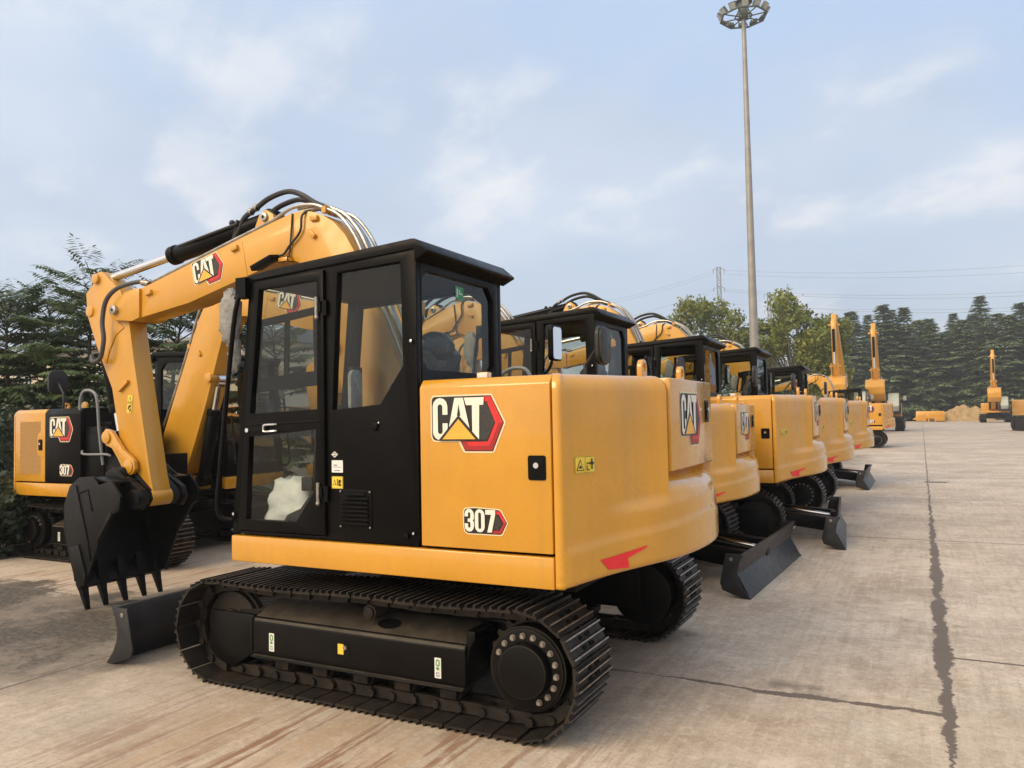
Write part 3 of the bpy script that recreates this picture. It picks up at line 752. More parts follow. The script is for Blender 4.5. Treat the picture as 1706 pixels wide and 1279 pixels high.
    M = Matrix.Translation((1.58, YC + .19, 2.785)) @ Matrix.Rotation(R(18), 4, 'Y') @ Matrix.Rotation(R(-12), 4, 'X'); mb.box(-.11, .11, -.055, .055, -.022, .022, 0, M)
    mb.build('work_lamp', [BLK, YEL], boom, bevel=.006)

    # arm
    A = [(3.64, 2.92), (3.69, 2.955), (3.75, 2.945), (3.79, 2.90), (3.80, 2.85), (3.90, 2.77), (3.880, 2.567), (3.745, 2.275), (3.53, 1.886), (3.375, 1.226), (3.20, 1.05), (3.13, .96), (3.09, .895), (3.03, .88), (2.985, .92), (2.995, 1.02), (3.02, 1.10), (3.185, 1.875), (3.24, 2.135), (3.30, 2.45), (3.36, 2.64), (3.43, 2.76)]
    mb = MB(); mb.prism(A, 'y', YC - .088, YC + .088)
    for s in (1, -1):
        y = YC + s * .088
        mb.prism([(3.36, 2.42), (3.47, 2.36), (3.56, 2.22), (3.60, 2.11), (3.66, 2.14), (3.60, 2.28), (3.52, 2.42), (3.50, 2.52)], 'y', y, y + s * .008)
        mb.prism([(3.29, 1.93), (3.41, 1.85), (3.415, 1.875), (3.295, 1.955)], 'y', y, y + s * .03)
    mb.cyl((3.04, YC - .10, .935), (3.04, YC + .10, .935), .075, n=24)
    arm = mb.build('arm', YEL_BOOM, root, bevel=.008)
    decal('warning_sticker', VWARN, [STK, DBLK], (3.335, YC + .088, 1.665), (-1, 0, -.12), (-.12, 0, 1), .165, arm)
    for x, z, h, rp in ((3.745, 2.89, .115, .045), (3.84, 2.60, .10, .05), (3.235, 1.19, .145, .055)):
        mb = MB(); mb.cyl((x, YC - h, z), (x, YC + h, z), rp, n=20); mb.build('arm_pin', YEL, arm, bevel=.004)
    for s in (1, -1):
        y = YC + s * .122
        mb = MB(); mb.prism([(3.185, 1.135), (3.15, 1.18), (3.165, 1.25), (3.22, 1.29), (3.31, 1.34), (3.40, 1.44), (3.47, 1.51), (3.54, 1.53), (3.585, 1.49), (3.585, 1.42), (3.53, 1.38), (3.46, 1.36), (3.38, 1.27), (3.30, 1.16), (3.24, 1.125)], 'y', y - .02, y + .02)
        mb.cyl((3.525, y - .035, 1.455), (3.525, y + .035, 1.455), .055, n=18); mb.cyl((3.235, y - .03, 1.20), (3.235, y + .03, 1.20), .06, n=18)
        mb.build('idler_link', YEL, arm, bevel=.005)
    # cylinders
    def cylinder(name, p, q, f, r, rr, y=YC):
        p, q = Vector((p[0], y, p[1])), Vector((q[0], y, q[1])); m = p + (q - p) * f
        mb = MB(); mb.cyl(p, m, r, n=22); mb.cyl(m - (q - p).normalized() * .06, m + (q - p).normalized() * .012, r * 1.12, n=22); mb.cyl(p + Vector((0, -.06, 0)), p + Vector((0, .06, 0)), r * 1.05, n=18)
        b = mb.build(name, BLK, root, bevel=.006)
        mb = MB(); mb.cyl(m, q, rr, n=16); mb.cyl(q + Vector((0, -.055, 0)), q + Vector((0, .055, 0)), rr * 1.9, n=16)
        mb.build('cylinder_rod', CHROME, b)
        return b
    sc_ = cylinder('arm_cylinder', (1.68, 3.175), (3.745, 2.89), .56, .074, .036)
    mb = MB(); mb.tube([(2.06, YC + .05, 3.04), (2.0, YC + .06, 3.20)], .02); mb.tube([(1.98, YC + .085, 3.165), (2.4, YC + .085, 3.105), (2.70, YC + .06, 3.07)], .012, sub=1); mb.ball((2.08, YC + .05, 3.19), .026); mb.build('cylinder_pipe', RUB, sc_)
    cylinder('boom_cylinder', (.72, .88), (.985, 2.07), .70, .075, .042)
    bc = cylinder('bucket_cylinder', (3.84, 2.60), (3.525, 1.455), .80, .055, .028)
    # bucket
    mb = MB()
    SIDE = [(3.04, .86), (3.02, .97), (3.14, 1.10), (3.30, 1.06), (3.38, 1.13), (3.56, 1.12), (3.69, 1.04), (3.765, .88), (3.765, .66), (3.70, .45), (3.61, .24), (3.52, .20), (3.47, .22), (3.30, .58), (3.12, .82)]
    for y in (.262, -.522): mb.prism(SIDE, 'y', y - .011, y + .011)
    shell = [(3.14, 1.09), (3.24, 1.10), (3.38, 1.12), (3.56, 1.11), (3.685, 1.035), (3.755, .88), (3.755, .66), (3.69, .45), (3.60, .24), (3.585, .24), (3.672, .455), (3.737, .66), (3.737, .875), (3.67, 1.02), (3.55, 1.092), (3.38, 1.102), (3.24, 1.082), (3.14, 1.07)]
    mb.prism(shell, 'y', -.51, .25)
    mb.prism([(3.615, .26), (3.56, .17), (3.52, .20), (3.585, .30)], 'y', -.535, .275)
    for y in (.275, -.535): mb.prism([(3.66, .52), (3.60, .24), (3.47, .20), (3.45, .30), (3.55, .55)], 'y', y - .012, y + .012)
    for y in (-.02, -.24): mb.prism([(3.02, .86), (2.97, .93), (3.0, 1.0), (3.22, 1.17), (3.33, 1.19), (3.40, 1.10), (3.30, .98), (3.10, .86)], 'y', y - .03, y + .03)
    for y in (.07, -.33): mb.prism([(3.02, .84), (2.965, .93), (3.0, 1.01), (3.20, 1.12), (3.34, 1.10), (3.14, .93), (3.10, .85)], 'y', y - .025, y + .025)
    mb.cyl((3.04, -.36, .935), (3.04, .10, .935), .055, n=18); mb.cyl((3.30, -.30, 1.13), (3.30, .04, 1.13), .05, n=18)
    mb.cyl((3.04, .10, .935), (3.04, .15, .935), .08, n=20); mb.cyl((3.30, .03, 1.13), (3.30, .08, 1.13), .07, n=20)
    mb.tube([(3.60, .277, 1.05), (3.45, .277, .62), (3.40, .277, .42)], .010, sub=1)
    mb.tube([(3.58, .276, .98), (3.44, .276, 1.02), (3.38, .276, .84)], .007, sub=1)
    mb.prism([(3.30, .58), (3.12, .82), (3.14, .84), (3.33, .60)], 'y', .250, .285); mb.prism([(3.30, .58), (3.12, .82), (3.14, .84), (3.33, .60)], 'y', -.545, -.510)
    for y in (.23, .06, -.13, -.32, -.49): mb.prism([(3.60, .34), (3.55, .20), (3.52, .21), (3.56, .40)], 'y', y - .045, y + .045)
    for y in (.13, -.39): mb.prism([(3.14, 1.10), (3.30, 1.20), (3.40, 1.15), (3.40, 1.10)], 'y', y - .012, y + .012)
    bk = mb.build('bucket', BUCK, root, bevel=.005)
    for y in (.23, .06, -.13, -.32, -.49):
        mb = MB()
        vs = []
        for (cx, cz, wx, wy) in ((3.595, .30, .032, .034), (3.575, .20, .036, .036), (3.555, .15, .028, .029), (3.50, .0, .008, .022)):
            for sx, sy in ((-1, -1), (1, -1), (1, 1), (-1, 1)): vs.append((cx + sx * wx, y + sy * wy, cz))
        mb.add(vs, [(0, 1, 2, 3), (15, 14, 13, 12)] + [(4 * k + i, 4 * k + (i + 1) % 4, 4 * k + 4 + (i + 1) % 4, 4 * k + 4 + i) for k in (0, 1, 2) for i in range(4)])
        mb.build('bucket_tooth', BUCK, bk, bevel=.004)
    mb = MB()
    for y in (-.06, -.20): mb.prism([(3.50, 1.40), (3.57, 1.40), (3.57, 1.49), (3.50, 1.51), (3.26, 1.17), (3.26, 1.09), (3.34, 1.09)], 'y', y - .025, y + .025)
    mb.build('power_link', BLK, root, bevel=.006)
YEL_BOOM = YELB

def make_excavator(label, group):
    root = thing('excavator', label, 'excavator', group=group)
    make_track(root, 1); make_track(root, -1)
    make_lower(root); make_blade(root); make_upper(root); make_counterweight(root)
    # rear door with its own print and latch
    mb = MB(); mb.box(-1.670, -1.602, -.465, .438, 1.258, 1.757); d = mb.build('rear_door', YEL, root, bevel=.010)
    cat_logo((-1.670, .265, 1.372), (0, -1, 0), (0, 0, 1), .46, d)
    latch('latch', (-1.670, -.335, 1.575), (0, -1, 0), d, .085, .135)
    make_cab(root); make_boom(root)
    return root
LOWER = ('track', 'car_body', 'dozer_blade')
BOOMP = ('boom', 'arm', 'arm_cylinder', 'bucket_cylinder', 'bucket', 'power_link', 'boom_cylinder')
CWP = ('counterweight', 'rear_door', 'side_panel', 'grille_door', 'hood_panel', 'hood_top', 'engine_bay')
# ------------------------------------------------------------------ camera
VR, VT, FPX, HC = (1535, 682), (-1650, 744), 1305, 1.56
CXP, CYP = 853, 639.5
def _d(v): return Vector((v[0] - CXP, v[1] - CYP, FPX)).normalized()
_Y = _d(VR); _T = _d(VT); _T = (_T - _Y * _T.dot(_Y)).normalized(); _X = -_T; _Z = _X.cross(_Y)
if _Z.y > 0: _Z = -_Z
def at(px_, py_, axis, val):
    """world point where the sight line of a photo position meets the plane axis = val"""
    c = Vector(((px_ - CXP) / FPX, (py_ - CYP) / FPX, 1)); r = Vector((_X.dot(c), _Y.dot(c), _Z.dot(c)))
    o = Vector((0, 0, HC)); return o + r * ((val - o[axis]) / r[axis])
cd = bpy.data.cameras.new('camera'); cam = bpy.data.objects.new('camera', cd); COL.objects.link(cam)
cx_ = Vector((_X.x, _Y.x, _Z.x)); cy_ = Vector((_X.y, _Y.y, _Z.y)); cz_ = Vector((_X.z, _Y.z, _Z.z))
M = Matrix((cx_, -cy_, -cz_)).transposed().to_4x4(); M.translation = (0, 0, HC)
cam.matrix_world = M
cd.sensor_width = 36; cd.lens = 36 * FPX / 1706; cd.clip_start = .05; cd.clip_end = 3000
scene.camera = cam

# ------------------------------------------------------------------ sky and light
SUN_EL, SUN_AZ = 36, 206          # azimuth clockwise from +Y
sv = Vector((math.sin(R(SUN_AZ)) * math.cos(R(SUN_EL)), math.cos(R(SUN_AZ)) * math.cos(R(SUN_EL)), math.sin(R(SUN_EL))))
w = bpy.data.worlds.new('World'); scene.world = w; w.use_nodes = True
nt = w.node_tree; bg = nt.nodes['Background']
sky = N(nt, 'ShaderNodeTexSky'); sky.sky_type = 'NISHITA'; sky.sun_disc = False
sky.sun_elevation = R(SUN_EL); sky.sun_rotation = R(SUN_AZ); sky.air_density = 1.2; sky.dust_density = 2.0; sky.ozone_density = 1.5
g = N(nt, 'ShaderNodeTexCoord').outputs['Generated']
sp = N(nt, 'ShaderNodeSeparateXYZ'); L(nt, g, sp.inputs[0])
zz = math_(nt, 'ADD', math_(nt, 'MAXIMUM', sp.outputs[2], 0.0), .34)
cb = N(nt, 'ShaderNodeCombineXYZ'); L(nt, math_(nt, 'DIVIDE', sp.outputs[0], zz), cb.inputs[0]); L(nt, math_(nt, 'DIVIDE', sp.outputs[1], zz), cb.inputs[1])
mp = N(nt, 'ShaderNodeMapping'); L(nt, cb.outputs[0], mp.inputs[0]); mp.inputs['Location'].default_value = (1.35, 4.2, 0); mp.inputs['Rotation'].default_value = (0, 0, R(25))
n1 = noise(nt, mp.outputs[0], 1.5, 6, .52); n2 = noise(nt, mp.outputs[0], 2.6, 7, .55, (1, 1.3, 1)); n3 = noise(nt, mp.outputs[0], .9, 4, .5)
clear = mixc(nt, ramp(nt, sp.outputs[2], .0, .6), (5.0, 5.8, 6.9), (4.1, 5.55, 7.9))
base = mixc(nt, .88, sky.outputs[0], clear)
grey = mixc(nt, ramp(nt, n3, .35, .65), (4.3, 5.1, 6.4), (5.4, 6.15, 7.3))
c = mixc(nt, ramp(nt, n1, .34, .60), base, grey)
bright = math_(nt, 'MULTIPLY', ramp(nt, n2, .49, .66), ramp(nt, n1, .42, .60))
c = mixc(nt, math_(nt, 'MULTIPLY', bright, .70), c, (7.5, 7.6, 7.8))
# warm glow added to the unseen sky behind the camera, lifting the light
dv = N(nt, 'ShaderNodeVectorMath', operation='DOT_PRODUCT'); L(nt, g, dv.inputs[0]); dv.inputs[1].default_value = tuple(sv)
c = mixc(nt, ramp(nt, dv.outputs['Value'], .2, 1.0, 0, .8), c, (12.5, 11.2, 9.6))
L(nt, c, bg.inputs[0]); bg.inputs[1].default_value = .095
sd = bpy.data.lights.new('sun', 'SUN'); sd.energy = 2.0; sd.angle = R(34); sd.color = (1, .79, .52)
so = bpy.data.objects.new('sun', sd); COL.objects.link(so); so.rotation_euler = sv.to_track_quat('Z', 'Y').to_euler(); so.location = sv * 50

# ------------------------------------------------------------------ ground
def ground_mat():
    m, nt, b = nodes('brushed_concrete')
    co = N(nt, 'ShaderNodeTexCoord').outputs['Object']
    sp = N(nt, 'ShaderNodeSeparateXYZ'); L(nt, co, sp.inputs[0]); X, Y = sp.outputs[0], sp.outputs[1]
    big = noise(nt, co, .35, 5, .6); mid = noise(nt, co, 1.6, 8, .68); fine = noise(nt, co, 70, 4, .7); grit = noise(nt, co, 260, 2, .6)
    st1 = noise(nt, co, 1, 5, .6, (22, 1.3, 1)); st2 = noise(nt, co, 1, 6, .65, (5, .45, 1))
    spk = noise(nt, co, 26, 6, .75); blot = noise(nt, co, 1.1, 9, .70); mot = noise(nt, co, 8, 7, .72)
    c = mixc(nt, ramp(nt, big, .42, .58), (.385, .32, .255), (.455, .385, .305))
    c = mixc(nt, ramp(nt, blot, .50, .62, 0, .9), c, (.52, .455, .375))
    c = mixc(nt, ramp(nt, blot, .47, .38, 0, .75), c, (.30, .235, .17))
    c = mixc(nt, ramp(nt, mid, .52, .60, 0, .45), c, (.37, .345, .305))
    c = mixc(nt, ramp(nt, st1, .51, .62, 0, .40), c, (.29, .235, .18))
    c = mixc(nt, ramp(nt, st1, .46, .36, 0, .34), c, (.57, .50, .41))
    c = mixc(nt, ramp(nt, mot, .52, .61, 0, .36), c, (.27, .21, .15))
    c = mixc(nt, ramp(nt, mot, .47, .39, 0, .38), c, (.60, .535, .445))
    c = mixc(nt, ramp(nt, spk, .53, .62, 0, .42), c, (.23, .18, .135))
    c = mixc(nt, ramp(nt, spk, .46, .37, 0, .40), c, (.62, .56, .475))
    c = mixc(nt, ramp(nt, fine, .53, .62, 0, .40), c, (.21, .165, .125))
    c = mixc(nt, ramp(nt, grit, .57, .65, 0, .55), c, (.72, .67, .59))
    # each slab was cast apart: slightly different tone; damp shapes with an edge
    wn = N(nt, 'ShaderNodeTexWhiteNoise'); wn.noise_dimensions = '2D'; cv = N(nt, 'ShaderNodeCombineXYZ')
    L(nt, math_(nt, 'FLOOR', math_(nt, 'DIVIDE', math_(nt, 'SUBTRACT', X, .065), 5.0)), cv.inputs[0]); L(nt, math_(nt, 'FLOOR', math_(nt, 'DIVIDE', math_(nt, 'ADD', Y, .5), 5.2)), cv.inputs[1]); L(nt, cv.outputs[0], wn.inputs['Vector'])
    c = mixc(nt, math_(nt, 'MULTIPLY', wn.outputs['Value'], .30), c, (.34, .285, .23))
    dmp = noise(nt, co, .62, 9, .62)
    c = mixc(nt, ramp(nt, dmp, .550, .59, 0, .24), c, (.215, .17, .125))
    c = mixc(nt, ramp(nt, dmp, .44, .40, 0, .25), c, (.62, .55, .46))
    # rust streaks where machines have been tracked in and washed down
    def box(x0, x1, y0, y1, s=.5):
        return math_(nt, 'MULTIPLY', math_(nt, 'MULTIPLY', ramp(nt, X, x0 - s, x0 + s), ramp(nt, X, x1 + s, x1 - s)), math_(nt, 'MULTIPLY', ramp(nt, Y, y0 - s, y0 + s), ramp(nt, Y, y1 + s, y1 - s)))
    rz = math_(nt, 'MAXIMUM', box(-3.6, -1.4, 1.4, 3.5), math_(nt, 'MULTIPLY', box(-8.6, -4.4, 4.7, 6.2, .4), .9))
    rust = math_(nt, 'MULTIPLY', rz, ramp(nt, st1, .48, .57)); rust = math_(nt, 'MULTIPLY', rust, ramp(nt, st2, .42, .54))
    c = mixc(nt, math_(nt, 'MULTIPLY', rust, .8), c, (.22, .105, .05))
    c = mixc(nt, math_(nt, 'MULTIPLY', rz, math_(nt, 'MULTIPLY', ramp(nt, st2, .55, .35), .45)), c, (.40, .27, .15))
    # old tar-dark patch on the left
    jit = math_(nt, 'MULTIPLY', math_(nt, 'SUBTRACT', mid, .5), 2.2)
    Yj = math_(nt, 'ADD', Y, jit); Xj = math_(nt, 'ADD', X, jit)
    pm = math_(nt, 'MULTIPLY', math_(nt, 'MULTIPLY', math_(nt, 'MULTIPLY', ramp(nt, Xj, -4.4, -5.2), ramp(nt, Xj, -10.8, -9.6)), ramp(nt, Yj, 4.85, 4.6)), ramp(nt, Yj, 2.4, 3.0))
    c = mixc(nt, math_(nt, 'MULTIPLY', pm, ramp(nt, blot, .36, .56, .55, .97)), c, mixc(nt, ramp(nt, spk, .40, .62), (.022, .018, .014), (.105, .088, .068)))
    c = mixc(nt, math_(nt, 'MULTIPLY', pm, ramp(nt, mid, .56, .70, 0, .55)), c, (.10, .105, .055))
    c = mixc(nt, math_(nt, 'MULTIPLY', pm, ramp(nt, grit, .58, .70, 0, .5)), c, (.34, .30, .25))
    # scattered drip and tyre marks
    dm = math_(nt, 'MULTIPLY', ramp(nt, noise(nt, co, 2.4, 3, .5), .66, .74), ramp(nt, noise(nt, co, 9, 6, .7), .40, .55))
    c = mixc(nt, math_(nt, 'MULTIPLY', dm, .5), c, (.16, .125, .09))
    # contact shade below the machines, painted into the concrete colour
    under_shade = math_(nt, 'MULTIPLY', box(-4.7, -1.7, 3.5, 30, .5), ramp(nt, mid, .42, .62, .45, .85))
    c = mixc(nt, under_shade, c, (.10, .075, .052))
    # far end of the yard, swept by dark tyre sweeps
    far = math_(nt, 'MULTIPLY', ramp(nt, Y, 12, 40), ramp(nt, noise(nt, co, 1, 5, .6, (.10, .6, 1)), .52, .66, 0, .42))
    c = mixc(nt, far, c, (.22, .185, .155))
    # joints
    j1 = math_(nt, 'MULTIPLY', math_(nt, 'SUBTRACT', noise(nt, co, 3.2, 8, .85), .5), .20)
    j2 = noise(nt, co, 1.1, 4, .6)
    dx = math_(nt, 'ABSOLUTE', math_(nt, 'ADD', math_(nt, 'SUBTRACT', X, .065), j1))
    wx = math_(nt, 'MULTIPLY', ramp(nt, j2, .30, .70, .022, .066), math_(nt, 'MULTIPLY', ramp(nt, Y, 4.0, 4.9, .25, 1.0), ramp(nt, Y, 6.0, 17, 1.0, .28)))
    jm = math_(nt, 'LESS_THAN', dx, wx)
    left = math_(nt, 'LESS_THAN', X, .065)
    def tj(y0, w0, amp, side):
        jj = math_(nt, 'MULTIPLY', math_(nt, 'SUBTRACT', noise(nt, co, 1.8, 9, .78), .5), amp)
        d = math_(nt, 'ABSOLUTE', math_(nt, 'ADD', math_(nt, 'SUBTRACT', Y, y0), jj))
        k = math_(nt, 'LESS_THAN', d, w0)
        return math_(nt, 'MULTIPLY', k, side) if side is not None else k
    right = math_(nt, 'SUBTRACT', 1.0, left)
    j2w = math_(nt, 'MULTIPLY', ramp(nt, j2, .40, .60, .012, .044), ramp(nt, X, -1.5, -.2, .55, 1.1))
    d46 = tj(4.60, j2w, .20, left)
    for e in (d46, tj(10.65, .016, .06, None), tj(15.5, .015, .04, None), tj(5.68, .016, .04, right)): jm = math_(nt, 'MAXIMUM', jm, e)
    yy = math_(nt, 'ABSOLUTE', math_(nt, 'SUBTRACT', math_(nt, 'MODULO', math_(nt, 'SUBTRACT', Y, 18.0), 5.0), 2.5))
    jm = math_(nt, 'MAXIMUM', jm, math_(nt, 'MULTIPLY', math_(nt, 'LESS_THAN', yy, .016), math_(nt, 'GREATER_THAN', Y, 18.5)))
    for xx in (5.07, 10.07, -4.93): jm = math_(nt, 'MAXIMUM', jm, math_(nt, 'LESS_THAN', math_(nt, 'ABSOLUTE', math_(nt, 'SUBTRACT', X, xx)), .012))
    c = mixc(nt, jm, c, mixc(nt, fine, (.085, .066, .052), (.16, .13, .105)))
    # damp blot beside the cross joint
    bx = math_(nt, 'MULTIPLY', box(-.85, -.45, 4.60, 4.80, .06), ramp(nt, mid, .40, .52)); c = mixc(nt, math_(nt, 'MULTIPLY', bx, .75), c, (.13, .115, .095))
    c = mixc(nt, 1.0, c, (1.15, 1.11, 1.07), 'MULTIPLY')
    L(nt, c, b.inputs['Base Color'])
    L(nt, ramp(nt, mid, .3, .7, .62, .85), b.inputs['Roughness'])
    bp = N(nt, 'ShaderNodeBump'); bp.inputs['Strength'].default_value = .30; bp.inputs['Distance'].default_value = .006
    h = math_(nt, 'ADD', math_(nt, 'MULTIPLY', st1, .8), math_(nt, 'ADD', math_(nt, 'MULTIPLY', fine, .6), math_(nt, 'MULTIPLY', jm, -2.0)))
    L(nt, h, bp.inputs['Height']); L(nt, bp.outputs[0], b.inputs['Normal'])
    return m
mb = MB(); mb.add([(-600, -300, 0), (600, -300, 0), (600, 900, 0), (-600, 900, 0)], [(0, 1, 2, 3)])
g_ = mb.build('concrete_yard', ground_mat(), smooth=False); tag(g_, kind='structure')
SOIL = mat('soil', (.10, .075, .048), .9, var=.3, vs=.9, dirt=(.045, .05, .025), dirt_amt=.7, bump=.6, bs=9)
mb = MB()
ed = [(-9.9, 3.0), (-9.75, 5.0), (-9.55, 6.3), (-9.7, 8.4), (-8.0, 9.0), (-6.5, 9.4), (-6.0, 12), (-6.2, 30), (-6, 60)]
for (x0, y0), (x1, y1) in zip(ed, ed[1:]): mb.add([(x0, y0, .004), (x1, y1, .004), (-120, y1, .004), (-120, y0, .004)], [(0, 1, 2, 3)])
tag(mb.build('soil_verge', SOIL, smooth=False), kind='structure')
GRASSM = mat('rough_grass', (.05, .06, .026), .9, var=.35, vs=.5, dirt=(.09, .075, .05), dirt_amt=.6)
mb = MB(); mb.add([(-300, 131, .006), (300, 126, .006), (300, 500, .006), (-300, 500, .006)], [(0, 1, 2, 3)])
tag(mb.build('grass_verge', GRASSM, smooth=False), kind='structure')
# loose scraps on the concrete: one drain grate set in the yard
mb = MB(); p = at(1545, 803, 2, 0)
mb.box(p.x - .05, p.x + .40, p.y - .16, p.y + .16, .0, .004, 0)
for i in range(7): mb.box(p.x - .02 + i * .056, p.x + .008 + i * .056, p.y - .13, p.y + .13, .004, .006, 1)
tag(mb.build('drain_grate', [mat('cast_iron', (.30, .26, .21), .7), BLKM], smooth=False), 'small slotted drain grate set in the concrete beside the long crack', 'drain grate')

# ------------------------------------------------------------------ the row of machines
ROW = 'excavators parked in the row'
proto = make_excavator('nearest yellow excavator of the row, cab and service door towards the viewer', ROW)
KIDS = {}
for o in list(bpy.data.objects):
    if o.parent is not None: KIDS.setdefault(o.parent.name, []).append(o)
def base(o): return o.name.split('.')[0]
def place(o, x, y, rz, lower=0, boom=0, arm=0, cwz=1, cabz=1, shift=0):
    o.location = (x, y, 0); o.rotation_euler = (0, 0, R(rz))
    for c in [k for k in bpy.data.objects if k.parent == o]:
        b = base(c)
        if b in LOWER: c.rotation_euler = (0, 0, R(lower)); c.location.x = shift
        if boom and b in BOOMP:
            def rot(px_, pz_, a): return Matrix.Translation((px_, 0, pz_)) @ Matrix.Rotation(R(a), 4, 'Y') @ Matrix.Translation((-px_, 0, -pz_))
            m = rot(.25, 1.08, boom)
            if b in ('arm', 'bucket_cylinder', 'bucket', 'power_link'): m = m @ rot(3.41, 2.572, arm)
            c.matrix_local = m
        if cwz != 1 and b in CWP: c.scale = (1, 1, cwz)
        if cabz != 1 and b in ('cab', 'cab_door', 'front_grab_rail', 'wrapped_mirror'): c.scale = (1, 1, cabz)
spots = [
    ('second excavator of the row, low tail hood and its blade turned to the aisle', -3.22, 8.0, 180, 177.3, 10, -22, .935, 1.03, 0),
    ('third excavator of the row, blade turned to the aisle, latch on its yellow side', -2.84, 10.55, 180.5, 184, 0, 0, 1, 1, 0),
    ('fourth excavator of the row, track sprocket with ring of bolts showing under its tail', -2.72, 13.4, 180, 0, 0, 0, 1, 1.02, 0),
    ('fifth excavator of the row, farthest of those with a red mark low on the tail', -2.66, 18.0, 180, 180, 0, 0, 1, 1, .25),
]
copies = [copy_tree(proto) for _ in spots]
opp = copy_tree(proto, skip=('side_mirror', 'dozer_blade')); opp.name = 'excavator'
big = copy_tree(proto)
place(proto, -2.85, 4.52, 180)
for o, (lab, x, y, rz, low, bo, ar, cz, kz, sh) in zip(copies, spots):
    o['label'] = lab; place(o, x, y, rz, low, bo, ar, cz, kz, sh)
opp['label'] = 'excavator at left facing the row, black hood and perforated yellow grille towards the viewer'; opp['group'] = 'excavators parked opposite the row'; del opp['group']
place(opp, -8.42, 6.78, 0)
big['label'] = 'last excavator of the row, beyond the fifth, before the upright booms'; place(big, -2.75, 37.0, 180, 0, 0, 0, 1.05, 1)
b_ = [k for k in bpy.data.objects if k.parent == proto]

from mathutils import noise as mno
noise3 = mno.noise
# white bag standing in the foot well of the nearest cab
random.seed(5)
mb = MB(); nu, nv = 28, 16; vs = []
for b in range(nv + 1):
    f = b / nv; z = .27 * f; rr = (.92 + .10 * math.sin(f * 5)) * (1 - .16 * f * f) * (1 if 0 < b < nv else .75)
    for a in range(nu):
        t = 2 * PI * a / nu; ct, st = math.cos(t), math.sin(t); q = (abs(ct) ** 4 + abs(st) ** 4) ** -.25
        k = 1 + .16 * noise3(Vector((ct * 1.6, st * 1.6, f * 4))) + .07 * noise3(Vector((ct * 5, st * 5, f * 11)))
        vs.append((.155 * q * ct * rr * k, .10 * q * st * rr * k, z + (.03 * noise3(Vector((ct * 2, st * 2, 7))) if b > nv - 3 else 0)))
mb.add(vs, [(b * nu + a, b * nu + (a + 1) % nu, (b + 1) * nu + (a + 1) % nu, (b + 1) * nu + a) for b in range(nv) for a in range(nu)] + [tuple(range(nv * nu, nv * nu + nu)), tuple(reversed(range(nu)))])
bag = mb.build('plastic_bag', mat('white_bag_plastic', (.80, .80, .82), .35, var=.08, vs=14, bump=.6, bs=22), ang=80)
bag.scale = (1.2, 1.0, 1.05); bag.location = (-2.85 - .47, 4.52 - .96, .937)
tag(bag, 'white plastic bag on the floor behind the lower door window of the nearest cab', 'bag')

